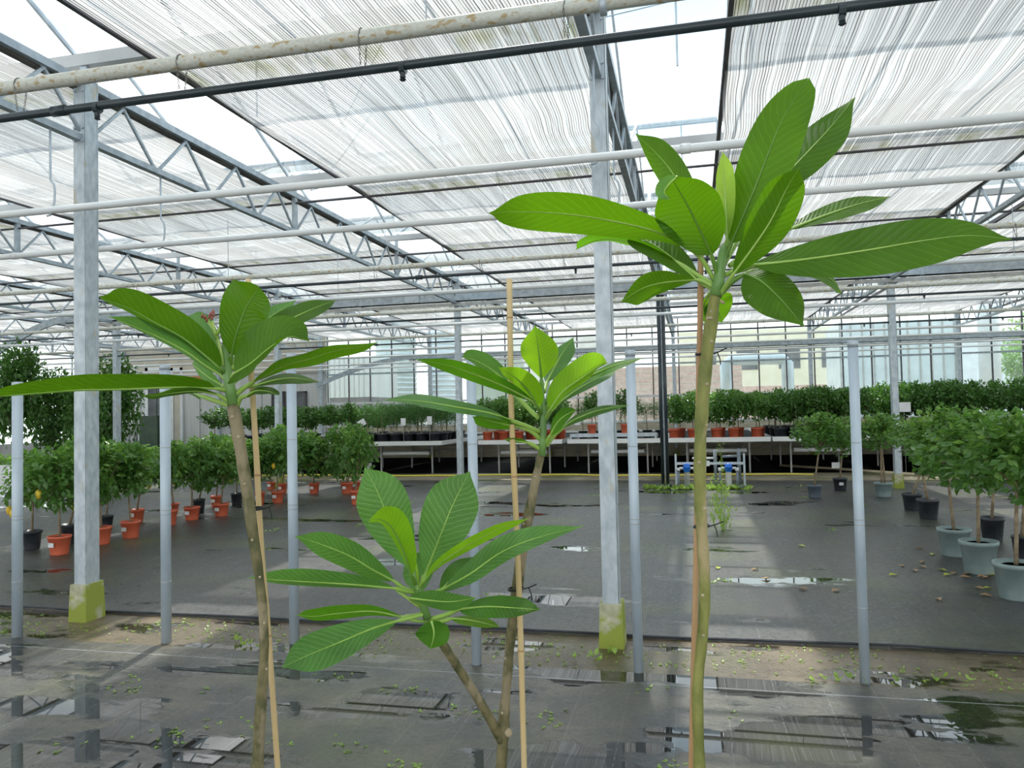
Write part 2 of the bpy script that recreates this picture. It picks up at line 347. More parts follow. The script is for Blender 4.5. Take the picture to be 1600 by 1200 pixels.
# ------------------------------------------------------------------ back wall
wb = thing('wall_back', 'w', 'w'); del wb['label']; del wb['category']; wb['kind'] = 'structure'
WY = 24.6; XS = -12.4
b_ = MB().box(XS, X1, WY-.1, WY+.1, -.03, 1.08).obj('parapet', PARA, wb)
bm_ = MB()
for r in range(9):
    MB().box(XS+.02, X1, WY-.112, WY-.1, .03+r*.11, .03+r*.11+.095).obj('block_course', PARA, wb)
mul = MB().bar((0,0,1.08), (0,0,4.3), .035, .06).mesh('mullion', DARKBAR)
pane_a = MB().box(.02, .78, -.004, .004, 1.1, 1.86).mesh('glass_pane', WGLASS)
pane_b = MB().box(.02, .78, -.004, .004, 1.92, 4.25).mesh('glass_pane', WGLASS)
k = 0; x = XS
while x < X1:
    link('mullion', mul, wb, (x, WY, 0)); link('glass_pane', pane_a, wb, (x, WY, 0)); link('glass_pane', pane_b, wb, (x, WY, 0)); x += .8; k += 1
MB().box(XS, X1, WY-.08, WY-.02, 1.85, 1.92).obj('sill_rail', WHITEP, wb)
MB().box(XS, X1, WY-.06, WY+.02, 2.87, 2.92).obj('rail', TRUSS, wb)
MB().box(XS, X1, WY-.115, WY+.02, 1.06, 1.12).obj('rail', WHITEP, wb)
# solid office wall, left part
wl = thing('wall_left', 'w', 'w'); del wl['label']; del wl['category']; wl['kind'] = 'structure'
MB().box(X0, XS, WY-.1, WY+.1, -.03, 4.3).obj('wall_panel', WALLP, wl)
for i in range(8): MB().box(XS-1.25*i-.03, XS-1.25*i, WY-.12, WY-.1, 0, 3.1).obj('panel_joint', STEELB, wl)
MB().box(X0, XS, WY-.16, WY-.1, 3.0, 4.2).obj('upper_panel', BEIGE, wl)
MB().box(onY(290,592,WY-.17).x, onY(345,592,WY-.17).x, WY-.2, WY-.16, onY(300,597,WY).z, onY(300,589,WY).z).obj('orange_trim', ORANGE, wl)
MB().box(X0-.1, X0, Y0, WY, -.03, .75).obj('parapet', WALLP, wl)
g = MB(); 
for y in np.arange(Y0, WY, 1.61): g.box(X0-.07, X0-.03, y, y+.05, .75, 4.3)
g.box(X0-.08, X0-.02, Y0, WY, 1.9, 1.96); g.obj('mullion', GALV, wl)
MB().box(X0-.055, X0-.045, Y0, WY, .75, 4.3).obj('glass_pane', WGLASS, wl)
wr = thing('wall_right', 'w', 'w'); del wr['label']; del wr['category']; wr['kind'] = 'structure'
MB().box(X1, X1+.1, Y0, WY, -.03, .75).obj('parapet', PARA, wr)
g = MB()
for y in np.arange(Y0, WY, 1.61): g.box(X1+.03, X1+.07, y, y+.05, .75, 4.3)
g.box(X1+.02, X1+.08, Y0, WY, 1.9, 1.96); g.obj('mullion', GALV, wr)
MB().box(X1+.045, X1+.055, Y0, WY, .75, 4.3).obj('glass_pane', WGLASS, wr)
# office door, windows on the left part
def win(name, px0, px1, py0, py1, frame, pane, nmid=1, fr=.05):
    a = onY(px0, py0, WY-.12); b = onY(px1, py1, WY-.12); x0, x1, z0, z1 = a.x, b.x, max(b.z, .02), a.z; y = WY-.13
    t = bpy.data.objects.new(name, None); COL.objects.link(t); t['kind'] = 'structure'; t.location = ((x0+x1)/2, y, z0)
    X, Z = t.location.x, t.location.z; q = MB()
    for (c, d_, e_, f_) in ((x0, x0+fr, z0, z1), (x1-fr, x1, z0, z1), (x0, x1, z1-fr, z1), (x0, x1, z0, z0+fr)): q.box(c-X, d_-X, -.05, .02, e_-Z, f_-Z)
    q.obj('frame', frame, t)
    for i in range(nmid+1):
        c = x0+fr+(x1-x0-2*fr)*i/(nmid+1); d_ = x0+fr+(x1-x0-2*fr)*(i+1)/(nmid+1)
        MB().box(c-X+.015, d_-X-.015, -.02, -.005, z0+fr-Z, z1-fr-Z).obj('pane', pane, t)
    return t
win('door_1', 228, 264, 575, 700, WHITEP, DKWIN, 1, .12)
win('door_2', 268, 287, 575, 700, WHITEP, BEIGE, 0, .1)
win('window_1', 447, 480, 612, 650, DARKBAR, DKWIN, 1)
win('window_2', 425, 445, 612, 650, DARKBAR, DKWIN, 0)
win('window_3', 92, 128, 612, 660, WHITEP, DKWIN, 1)
t = thing('white_duct', 'pair of glossy white vertical ducts beside the far doorway', 'duct', onY(204, 690, 22.5).to_2d().to_3d())
for s in (-.15, .15): MB().lathe([(.11,0),(.11,3.3)], 14, (s,0,0)).obj('pipe', WHITEP, t, True)
a = onY(184, 690, 23)
MB().box(-.35,.35,-.3,.3,0,1.6).obj('green_machine_cabinet', noisy('dark_green_paint',(.015,.04,.02),(.04,.08,.04),3,.4), None, loc=(onY(222,690,22).x, 22.6, .006))
tag(bpy.data.objects['green_machine_cabinet'], 'dark green machine cabinet standing in the far left doorway', 'cabinet')
# ------------------------------------------------------------------ roof: gutters, ridges, bars, panes
RH = .78
roof = thing('ceiling', 'w', 'w'); del roof['label']; del roof['category']; roof['kind'] = 'structure'
for y in YG:
    MB().add([(X0,y-.07,4.345),(X0,y-.035,4.27),(X0,y+.035,4.27),(X0,y+.07,4.345),(X1,y-.07,4.345),(X1,y-.035,4.27),(X1,y+.035,4.27),(X1,y+.07,4.345)],
             [(0,4,5,1),(1,5,6,2),(2,6,7,3),(0,3,7,4),(0,1,2,3),(7,6,5,4)]).obj('gutter', WHITEP, roof)
BW = 1.0
pu = MB().add([(0,0,0),(BW-.03,0,0),(BW-.03,SP/2-.05,RH-.02),(0,SP/2-.05,RH-.02)], [(0,1,2,3)]).mesh('glass_pane', GLASS)
pd = MB().add([(0,0,RH-.02),(BW-.03,0,RH-.02),(BW-.03,SP/2-.05,0),(0,SP/2-.05,0)], [(0,1,2,3)]).mesh('glass_pane', GLASS)
rest = MB(); bars = MB()
for y in YG[:-1]:
    MB().box(X0, X1, y+SP/2-.03, y+SP/2+.03, 4.35+RH-.05, 4.35+RH).obj('ridge', GALV, roof)
    x = X0
    while x < X1-.5:
        bars.bar((x, y+.05, 4.35), (x, y+SP/2, 4.35+RH), .022, .03); bars.bar((x, y+SP-.05, 4.35), (x, y+SP/2, 4.35+RH), .022, .03)
        if -9 < x < 5 and y > 1.5:
            link('glass_pane', pu, roof, (x+.015, y+.05, 4.365)); link('glass_pane', pd, roof, (x+.015, y+SP/2, 4.365))
        else:
            for (a0, a1, c0, c1) in ((y+.05, y+SP/2, 4.365, 4.345+RH), (y+SP/2, y+SP-.05, 4.345+RH, 4.365)):
                rest.add([(x+.015,a0,c0),(x+BW-.015,a0,c0),(x+BW-.015,a1,c1),(x+.015,a1,c1)], [(0,1,2,3)])
        x += BW
bars.obj('glazing_bar', GALV, roof, kind='stuff'); rest.obj('glass_pane', GLASS, roof, kind='stuff')
# ridge struts and wind braces seen in the open slots
br = MB()
for xt in XT:
    for y in YG[3:-1]:
        m_ = y+SP/2; br.tube([(xt+.5, m_, 4.42), (xt+.5, m_, 4.35+RH)], .010, 6)
for k in range(len(XT)-1):
    xt = XT[k]; y = YG[3] if k % 2 else YG[4]
    br.tube([(xt, y+.4, 4.3), (xt+1.9, y-SP/2, 4.35+RH)], .005, 5); br.tube([(xt, y+.4, 4.3), (xt+1.9, y+SP/2, 4.35+RH)], .005, 5)
br.obj('wind_brace', GALV, roof)

# ------------------------------------------------------------------ columns
def column(x, y, label, black=False):
    t = thing('steel_column', label, 'column', (x, y, 0), 'steel columns carrying the roof' )
    MB().add([(-.08,-.10,-.03),(.08,-.10,-.03),(.08,.10,-.03),(-.08,.10,-.03),(-.07,-.09,.27),(.07,-.09,.27),(.07,.09,.27),(-.07,.09,.27)],
             [(0,3,2,1),(4,5,6,7),(0,1,5,4),(1,2,6,5),(2,3,7,6),(3,0,4,7)]).obj('concrete_block', CONC, t)
    q = MB(); q.box(-.052,.052,-.068,-.060,.27,4.16); q.box(-.052,.052,.060,.068,.27,4.16); q.box(-.048,.049,-.062,.062,.27,4.16); q.box(.049,.054,-.068,-.030,.27,4.16)
    q.obj('post', GALVC, t)
    MB().box(-.03,.03,-.03,.03,4.16,4.26).obj('gutter_stub', GALV, t)
    q = MB()
    for z in (3.66, 3.76, 4.05, 4.12):
        for s in (-.035,.035): q.tube([(s,-.085,z),(s,-.066,z)], .010, 6)
    q.obj('bolt', GALV, t)
    if black:
        for dx in (-.04, .05): MB().tube([(dx,-.12,.1),(dx,-.12,4.0)], .03, 8).obj('drain_pipe', BLACK, t, True)
    return t
cl = {(4,0): 'wide galvanised steel column nearest on the left, rust smudge halfway up', (5,0): 'galvanised steel column right of centre on tall mossy concrete block',
      (6,0): 'galvanised column beyond the right edge', (3,1): 'far steel column behind the left plant, between two round posts', (4,1): 'far steel column behind the centre plants, in the aisle between benches',
      (5,1): 'far column hidden behind two black drain pipes', (6,1): 'far steel column on yellow-green mossy block at right, by the grey potted tree',
      (2,1): 'far steel column just right of the big left column, among dark trees'}
for i, x in enumerate(XT):
    for j, y in enumerate(YC):
        if (j == 0 and i > 6) or (j==0 and i < 2): continue
        c = column(x, y, cl.get((i, j), 'distant steel column against the %s wall, %s from the left' % ('glass' if x > XS else 'office', ORD[i]) if j == 2 else '%s steel column from the left in the middle row' % ORD[i]), (i, j) == (5, 1))
# ------------------------------------------------------------------ trusses
def truss(x, i):
    t = thing('roof_truss', ['roof truss at the outermost left', 'leftmost roof truss in the distance', 'second roof truss from the left, far', 'galvanised roof truss left of the wide left column', 'long galvanised lattice truss carried by the wide left column',
        'dark lattice truss passing above the column right of centre', 'lattice truss with purple-tinted diagonals at upper right', 'far right lattice truss', 'outermost right roof truss beyond the frame'][i], 'truss', (x, 0, 0), 'lattice trusses under the roof')
    MB().box(-.03,.03,Y0,Y1,4.10,4.16).obj('top_chord', TRUSS, t); MB().box(-.03,.03,Y0,Y1,3.66,3.71).obj('bottom_chord', TRUSS, t)
    vis = 1 <= i <= 6
    dm = MB().bar((0,0,3.70), (0,SP/8,4.11), .022, .022, (1,0,0)).mesh('diagonal', TRUSS); dn = MB().bar((0,SP/8,4.11), (0,SP/4,3.70), .022, .022, (1,0,0)).mesh('diagonal', TRUSS)
    kp = MB().box(-.022,.022,-.03,.03,3.70,4.11).mesh('king_post', TRUSS)
    far = MB()
    for k, y in enumerate(YG[:-1]):
        link('king_post', kp, t, (0, y, 0)); link('gutter_stub', MB().box(-.02,.02,-.02,.02,4.16,4.26).mesh('gutter_stub', GALV), t, (0,y,0))
        for s in range(4):
            yy = y+s*SP/4
            link('diagonal', dm, t, (0, yy+.02, 0)); link('diagonal', dn, t, (0, yy-.02, 0))
for i, x in enumerate(XT): truss(x, i)

# ------------------------------------------------------------------ shade screens
ZS = 4.10
def screen(xa, xb, i, fine):
    t = thing('shade_screen', '%s strip shade screen from the left, spread beneath the glass roof' % ORD[i], 'shade screen', (xa, 0, ZS), 'horizontal shade screens')
    pitch = .0215 if fine else .045; ns = int((xb-xa)/pitch); dy = .16 if fine else .5
    ys = np.arange(Y0, Y1-.2, dy); ny = len(ys); rs = np.random.RandomState(i+3)
    ph = rs.rand(6)*7
    def off(x, y):
        g = (y-YG[0]) % SP/SP                                  # free between support bars
        return (.030*np.sin(y*1.9+x*1.1+ph[0])+.011*np.sin(y*4.3+x*2.3+ph[1])+.0035*np.sin(y*8.7-x*3.1+ph[2]))*np.sin(PI*g)**.7
    def zz(x, y):
        g = (y-YG[0]) % SP/SP
        return -.035*np.sin(PI*g)+.010*np.sin(x*9+y*2+ph[3])*np.sin(PI*g)
    for kind, w0, w1, o_, m_ in (('cloth_strips', .80, .98, 0, STRIP), ('dark_cords', .12, .26, .45, CORD)):
        V = []; Fq = []
        c = np.arange(ns)*pitch+pitch*.5+o_*pitch
        if kind == 'dark_cords': c = c[rs.rand(ns) < .8]
        ns_ = len(c); w = (w0+(w1-w0)*rs.rand(ns_))*pitch/2
        jit = rs.randn(ns_)*.0008
        Xc = c[:, None]+off(c[:, None], ys[None, :])+jit[:, None]*np.sin(ys*3.1)[None, :]
        Zc = zz(c[:, None], ys[None, :])+rs.rand(ns_)[:, None]*.001
        P = np.zeros((ns_, ny, 2, 3)); P[..., 0, 0] = Xc-w[:, None]; P[..., 1, 0] = Xc+w[:, None]; P[..., 1] = ys[None, :, None]; P[..., 2] = Zc[..., None]
        if kind == 'dark_cords': P[..., 2] -= .003
        idx = np.arange(ns_*ny*2).reshape(ns_, ny, 2)
        Fq = np.stack([idx[:, :-1, 0], idx[:, :-1, 1], idx[:, 1:, 1], idx[:, 1:, 0]], -1).reshape(-1, 4)
        link(kind, fast_mesh(kind, P.reshape(-1, 3), Fq, m_), t, kind='stuff')
    MB().box(-.03, .005, Y0, Y1-.2, -.03, .02).obj('edge_bar', DARKBAR, t)
    MB().box(xb-xa, xb-xa+.05, Y0, Y1-.2, -.02, .03).obj('fixed_edge', CORD, t)
for i, x in enumerate(XT[:-1]):
    screen(x+.87, x+3.93, i, 2 <= i <= 5)
screen(X0+.1, XT[0]-.06, 8, False); screen(XT[-1]+.87, X1-.02, 9, False)
for k, y in enumerate(YG[4:-1]):
    tag(MB().tube([(X0+.1, y, 4.035), (X1-.1, y, 4.035)], .014, 6).obj('screen_support_bar', DARKBAR, None, True), '%s dark support bar from the camera, crossing beneath the shade screens' % ORD[k], 'bar', 'bars under the screens')

# ------------------------------------------------------------------ heating and irrigation pipes
def chain(p, zt, zb, parent, side=.0):
    q = MB(); n_ = max(3, int((zt-zb)/.016))
    for s in (-1, 1):
        for k in range(n_):
            z = zt-(k+.5)*(zt-zb)/n_; r = .0085; c = Vector((p[0]+s*.004, p[1]+s*.030*(1-k/n_*.6), z)); pts = []
            for a in range(7):
                an = 2*PI*a/6; h_ = Vector((math.cos(an)*.0045, 0, math.sin(an)*r)) if k % 2 else Vector((0, math.cos(an)*.0045, math.sin(an)*r)); pts.append(c+h_)
            q.tube(pts, .0016, 4, False)
    for a in range(9):
        pass
    ring = [Vector((p[0], p[1]+.034*math.cos(a), zt+.034*math.sin(a))) for a in np.linspace(0, PI, 9)]; q.tube(ring, .003, 4)
    q.obj('chain', CHAIN, parent)
def hook(x, y, ztop, zp, parent, r=.008):
    pts = [(x,y,ztop),(x,y,zp+.26),(x+.004,y,zp+.22),(x+.03,y,zp+.19),(x+.04,y,zp+.14),(x+.035,y,zp+.06),(x+.015,y,zp-.01),(x,y,zp-.035),(x-.03,y,zp-.04)]
    MB().tube([(a-.012, b_+.0, c) for a, b_, c in pts], r, 6).obj('hanger_hook', GALV, parent, True)
ZP = 3.05
wp = [(4.65,'bare white heating pipe crossing in front of the columns, nearest plain one'), (5.85,'white heating pipe just behind the first column row'), (9.35,'white heating pipe, third plain one into the house'),
      (12.81,'white heating pipe shortly before the middle beam'), (17.43,'white heating pipe above the concrete path'), (19.33,'white heating pipe above the front of the benches'), (22.1,'white heating pipe above the back of the benches'), (24.03,'white heating pipe closest to the back wall')]
for y, lb in wp:
    t = thing('heating_pipe', lb, 'pipe', (0, y, ZP), 'white heating pipes overhead')
    MB().tube([(X0+.1,0,0),(X1-.1,0,0)], .0265, 12).obj('pipe', PIPE, t, True)
    for x in np.arange(-18.3, 12, 6.1): MB().tube([(x-.03,0,0),(x+.03,0,0)], .031, 12).obj('coupling', PIPE, t, True)
    for x in XT:
        if y < 7: hook(x+.02, 0, .62, 0, t)
        elif y < 13: MB().tube([(x,0,.62),(x,0,.0)], .004, 5).obj('hanger_rod', GALV, t)
        else: MB().tube([(x+1.2,0,.98),(x+1.2,0,.0)], .003, 5).obj('hanger_rod', GALV, t)
rp = [(2.87,'nearest rust-spotted heating pipe across the top left'), (7.55,'second rust-spotted heating pipe, hung with wire loops'), (11.03,'third rusty heating pipe, carrying a thin black pipe'), (14.67,'farthest rusty heating pipe beside the middle beam')]
bp = ['nearest black irrigation pipe hung on chains across the top', 'second black irrigation pipe under the rusty pipe', 'third black irrigation pipe, farther back', 'farthest thin black irrigation pipe by the middle beam']
for i, (y, lb) in enumerate(rp):
    t = thing('rusty_heating_pipe', lb, 'pipe', (0, y, ZP), 'rust-spotted heating pipes')
    MB().tube([(X0+.1,0,0),(X1-.1,0,0)], .031 if i == 0 else .028, 16).obj('pipe', RUST, t, True)
    MB().tube([(-.30,0,-.012),(-.275,0,-.012)], .037, 12).obj('collar', GALV, t, True)
    zb = -.140 if i == 0 else -.125
    if i == 0: xs = [onY(xx, 95, y).x for xx in (32, 284, 567, 886)] + [1.55, -3.9, -4.7]
    else: xs = [onY(xx, 400, y).x for xx in (110, 210, 305, 585, 750, 880)] + [1.3, 2.8, 4.3]
    for x in xs:
        if i == 0: chain((x, 0), .0, zb+.02, t)
        else: MB().tube([(x,.032,.0),(x,.0,.034),(x,-.032,0),(x+.01,-.02,zb+.01),(x+.01,0,zb-.02),(x+.02,.02,zb+.01),(x,.032,0)], .003, 4).obj('wire_loop', CHAIN, t)
    for x in XT: MB().tube([(x-.45,0,.66),(x-.45,0,.03)], .0035, 5).obj('hanger_rod', GALV, t)
    b = thing('irrigation_pipe', bp[i], 'pipe', (0, y, ZP+zb), 'black irrigation pipes')
    MB().tube([(X0+.1,0,0),(X1-.1,0,0)], .0185 if i == 0 else .016, 12).obj('pipe', BLACK, b, True)
    sx_ = [onY(152, 165, y).x, onY(1315, 10, y).x] if i == 0 else []
    for x in sx_+[-11.2,-9,-6.8,-1.1,3.0,5.2]:
        q = MB(); q.tube([(x-.012,0,-.01),(x+.012,0,-.01)], .024, 10); q.lathe([(.012,-.05),(.012,-.02),(.006,-.015)], 8, (x,0,0)); q.lathe([(.010,-.062),(.014,-.058),(.010,-.053)], 8, (x,0,0)); q.obj('sprinkler_nozzle', BLACK, b)
    for x in (-2.75, -6.3, 4.4): MB().tube([(x-.035,0,0),(x+.035,0,0)], .024, 12).obj('coupling', BLACK, b, True)
# cross beams at rows two and three, curved braces
for j, (y, z0, z1) in enumerate(((14.58, 3.70, 3.90), (24.2, 3.28, 3.46))):
    t = thing('cross_beam', ['long grey steel beam crossing behind the middle columns', 'long grey steel beam along the back wall'][j], 'beam', (0, y, 0), 'long cross beams')
    xa = (onY(105, 497, y) if j == 0 else onY(640, 565, y)).x
    q = MB(); q.box(xa, X1-.1, -.05, -.04, z0, z1); q.box(xa, X1-.1, -.05, .02, z1-.02, z1); q.box(xa, X1-.1, -.05, .02, z0, z0+.02)
    q.obj('web', TRUSS, t)
    q = MB(); q.box(xa, X1-.1, -.06, -.035, z0-.085, z0-.02); q.obj('perforated_rail', STEELB, t)
    pts = [(xa-(2.2 if j == 0 else 3.4)*s, -.03, (z0+z1)/2-.85*s**1.6) for s in np.linspace(0, 1, 9)]
    q = MB()
    for a, b in zip(pts[:-1], pts[1:]): q.bar(a, b, .05, .15)
    q.obj('curved_brace', TRUSS, t)
    MB().box(-5.6,-5.3,-.075,-.05,z0+.02,z1-.02).obj('splice_plate', GALV, t)

# ------------------------------------------------------------------ round posts in the soil strip
post_px = [((27,995),(32,595)), ((260,1003),(255,568)), ((460,1003),(458,550)), ((745,1038),(738,545)), ((998,1050),(987,545)), ((1352,1066),(1332,530))]
post_lb = ['leftmost round galvanised post at the left edge', 'round post between the wide column and the left plant', 'round post right of the left plant, behind a leaf',
           'round post behind the centre plants, partly hidden', 'bright round post just right of the steel column', 'tall round post at the right, standing alone']
for (b, tp), lb in zip(post_px, post_lb):
    p = onZ(b[0], b[1], 0); zt = onY(tp[0], tp[1], p.y).z; r = 15.5/FPX*depth(p)/2
    t = thing('round_post', lb, 'post', (p.x, p.y, -.01), 'round posts in the soil strip')
    MB().lathe([(r,0),(r,zt-.012)], 18).obj('tube', POSTM, t, True)
    MB().lathe([(r+.0015,zt-.035),(r+.0015,zt),(r-.006,zt+.003)], 18).obj('cap', GALV, t, True)
    for z in (zt*.22, zt*.46, zt*.475, zt*.70): MB().lathe([(r+.0012, z),(r+.0012, z+.004)], 18).obj('seam_ring', STEELB, t)

# ------------------------------------------------------------------ foliage prototypes
def foliage(name, n_, leaf, asp, m_, seed, clusters=16, flat=.5, core=.75):
    rs = np.random.RandomState(seed)
    cc = rs.randn(clusters, 3); cc /= np.linalg.norm(cc, axis=1)[:, None]; cc *= (rs.rand(clusters)**.4*core)[:, None]
    k = rs.randint(0, clusters, n_); d = rs.randn(n_, 3)*.19; P = cc[k]+d
    r = np.linalg.norm(P, axis=1); over = r > 1.05; P[over] *= (1.05/r[over])[:, None]
    out = P/(np.linalg.norm(P, axis=1)[:, None]+1e-6)
    t = out*.7+rs.randn(n_, 3)*.7; t[:, 2] -= .15; t /= np.linalg.norm(t, axis=1)[:, None]
    up = out*.6+rs.randn(n_, 3)*.5; up[:, 2] += .8; s = np.cross(t, up); s /= np.linalg.norm(s, axis=1)[:, None]; nn = np.cross(s, t)
    L = leaf*(.7+.6*rs.rand(n_))[:, None]; Wd = L*asp
    a = P; b = P+t*L*.45+s*Wd*.5+nn*Wd*.16; c = P+t*L-nn*L*.1; dd = P+t*L*.45-s*Wd*.5+nn*Wd*.16
    V = np.stack([a, b, c, dd], 1).reshape(-1, 3); i = np.arange(n_)*4
    F = np.concatenate([np.stack([i, i+1, i+2], -1), np.stack([i, i+2, i+3], -1)])
    return fast_mesh(name, V, F, m_)
FG = {'citrus': [foliage('foliage', 620, .26, .52, FOL_M, s) for s in (1, 2, 3)],
      'lemon': [foliage('foliage', 800, .26, .55, FOL_M, s, 26, core=1.0) for s in (21, 22, 23, 24)],
      'citrusd': [foliage('foliage', 620, .25, .55, FOL_D, s) for s in (4, 5)],
      'big': [foliage('foliage', 850, .21, .6, FOL_M, s, 24, core=.9) for s in (6, 7, 8)],
      'bigd': [foliage('foliage', 3600, .135, .6, FOL_D, s, 44, core=.85) for s in (9, 10)],
      'needle': [foliage('foliage', 900, .17, .22, FOL_N, s, 20) for s in (11, 12)],
      'light': [foliage('foliage', 420, .26, .55, FOL_L, s) for s in (13, 14)]}
def potmesh(rt, h, m_, ribs=False):
    q = MB(); w = (lambda i, a: .02*math.sin(a*12)**2 if i in (1, 2) else 0) if ribs else None
    q.lathe([(rt*.74,0),(rt*.76,.01),(rt*.93,h*.86),(rt,h*.87),(rt*1.02,h),(rt*.95,h),(rt*.9,h*.93)], 24, wob=w); return q.mesh('pot', m_, True)
_pc = {}
def pot(parent, kind, w, h, at=(0,0,0)):
    key = (kind, round(w, 3), round(h, 3))
    m_ = {'o': TERRA, 'b': BPOT, 'g': GPOT, 's': GPOT2}[kind]
    if key not in _pc: _pc[key] = (potmesh(w/2, h, m_, kind == 'g'), MB().lathe([(w*.42,h*.9),(w*.3,h*.93)], 12).mesh('soil', SOIL, True))
    link('pot', _pc[key][0], parent, at); link('soil', _pc[key][1], parent, at)
def rotz_obj(o, a): o.rotation_euler = (0, 0, a); return o
def shrub(name, label, group, base, pk, pw, ph, crown, rad, fol, lean=None, bend=0, tagc=None, fruit=0, stems=1, cat='potted tree', trunk_r=.014):
    "base: world point; crown: centre relative to base; rad: (rx,ry,rz)"
    t = thing(name, label, cat, base, group); pot(t, pk, pw, ph)
    for s in range(stems):
        o0 = Vector(((s-(stems-1)/2)*.05, 0, ph*.9)); c = Vector(crown); mid = o0.lerp(c, .5)+Vector((bend, 0, 0))
        MB().tube([o0, o0.lerp(mid, .5), mid, mid.lerp(c, .6), c-Vector((0,0,rad[2]*.2))], [trunk_r, trunk_r*.9, trunk_r*.8, trunk_r*.7, trunk_r*.5], 7).obj('trunk', TRUNK, t, True)
    q = MB(); c = Vector(crown); st = c-Vector((0,0,rad[2]*.7))
    for k in range(6):
        a = k*PI/3+random.random(); e_ = c+Vector((math.cos(a)*rad[0]*.6, math.sin(a)*rad[1]*.6, random.uniform(-.2,.6)*rad[2])); q.tube([st, st.lerp(e_, .5)+Vector((0,0,-.02)), e_], [trunk_r*.5, trunk_r*.35, trunk_r*.2], 5)
    q.obj('branches', TRUNK, t)
    f = link('foliage', random.choice(FG[fol]), t, crown, kind='stuff'); f.scale = rad; f.rotation_euler = (0, 0, random.random()*6)
    if fol in ('big', 'lemon'):
        f = link('young_shoots', random.choice(FG['light']), t, Vector(crown)+Vector((0,0,rad[2]*.25)), kind='stuff'); f.scale = (rad[0]*.9, rad[1]*.9, rad[2]*.85); f.rotation_euler = (0, 0, random.random()*6)
    if tagc:
        MB().box(-.035,.035,-pw*.45-.012,-pw*.45-.008,ph*.45,ph*.45+.05).obj('price_tag', TAGP, t)
    for k in range(fruit):
        a = random.uniform(-2.6,-.6); p = Vector(crown)+Vector((math.cos(a)*rad[0]*.75, math.sin(a)*rad[1]*.75, -rad[2]*random.uniform(.3,1.0)))
        MB().lathe([(.004,-.062),(.018,-.05),(.032,-.02),(.033,.01),(.02,.038),(.006,.045)], 10, p).obj('lemon', LEMON, t, True)
    return t
def px_shrub(px, py, pwpx, phpx, pk, cx, cy, rxp, ryp, label, group, fol='big', **k):
    b = onZ(px, py, .012); d = depth(b); s = d/FPX; c = pix(cx, cy, d); pw = pwpx*s
    ph = phpx*s*.97
    c = Vector(c)-b; c.y = random.uniform(-.05, .05)
    if fol == 'lemon': v_ = random.uniform(.82, 1.12); rxp *= 1.1*v_; ryp *= v_
    else: ryp *= .9
    return shrub(k.pop('name', 'potted_tree'), label, group, b, pk, pw, ph, c, (rxp*s, rxp*s*.95, ryp*s), fol, **k)
# left group on the floor: (pot x, bottom y, pot w, pot h, kind, crown x, y, rx, ry, fruit, label)
left = [(50,858,29,30,'b',52,755,46,50,2,'lemon tree in black pot at the left edge, behind the leftmost post'),
 (93,866,34,30,'o',92,745,52,52,1,'nearest lemon tree in orange pot, left of the wide column'),
 (108,850,26,32,'b',130,735,40,42,0,'lemon tree in black pot half hidden by the wide column'),
 (158,850,32,28,'o',150,740,44,45,1,'lemon tree in orange pot just right behind the wide column'),
 (166,823,22,18,'b',175,735,36,38,0,'small tree in black pot behind the wide column'),
 (204,840,30,27,'o',196,738,48,42,0,'shrub in orange pot, forked trunk, right of the wide column'),
 (214,815,23,20,'o',226,730,40,36,1,'tree with hanging lemon in orange pot behind the forked shrub'),
 (264,820,26,24,'o',270,726,34,38,0,'shrub in orange pot behind the second round post, nearer one'),
 (271,800,18,14,'o',262,722,30,30,0,'shrub in orange pot behind the second round post, farther one'),
 (300,812,25,21,'o',300,722,34,38,1,'tree in orange pot with white sticker, front row left of the plant'),
 (311,802,19,23,'b',322,722,34,36,0,'tree in black pot behind the orange pots near the left plant'),
 (338,792,18,18,'o',345,716,32,34,1,'small tree in orange pot behind the last front-row pot'),
 (346,806,24,20,'o',352,722,36,38,0,'tree in orange pot nearest to the left plant stem'),
 (370,788,19,18,'b',366,718,30,36,1,'tree in black pot directly left of the left plant stem'),
 (406,787,16,19,'o',408,716,28,32,0,'tree in orange pot seen behind the left bamboo stake'),
 (434,785,20,18,'o',432,712,36,34,1,'tree in orange pot left of the third round post'),
 (441,771,16,16,'o',448,705,32,30,0,'orange potted tree partly behind the third round post'),
 (424,765,14,12,'o',415,708,26,26,0,'small orange potted tree in the back of the left group'),
 (491,771,17,17,'o',488,708,30,30,1,'orange potted tree alone right of the third round post'),
 (542,771,20,18,'o',540,706,30,42,0,'bushy tree with paper sign, orange pot left of the top leaves'),
 (556,788,16,22,'o',560,706,22,34,0,'orange potted tree cut off by the upper leaf'),
 (556,766,15,14,'o',548,700,22,26,0,'orange potted tree behind the bushy one')]
for i, (px, py, pw, ph, k, cx, cy, rx, ry, fr, lb) in enumerate(left):
    px_shrub(px, py, pw, ph, k, cx, cy, rx, ry, lb, 'citrus trees on the floor at left', tagc=(k == 'o'), fruit=fr, name='lemon_tree', fol='lemon')
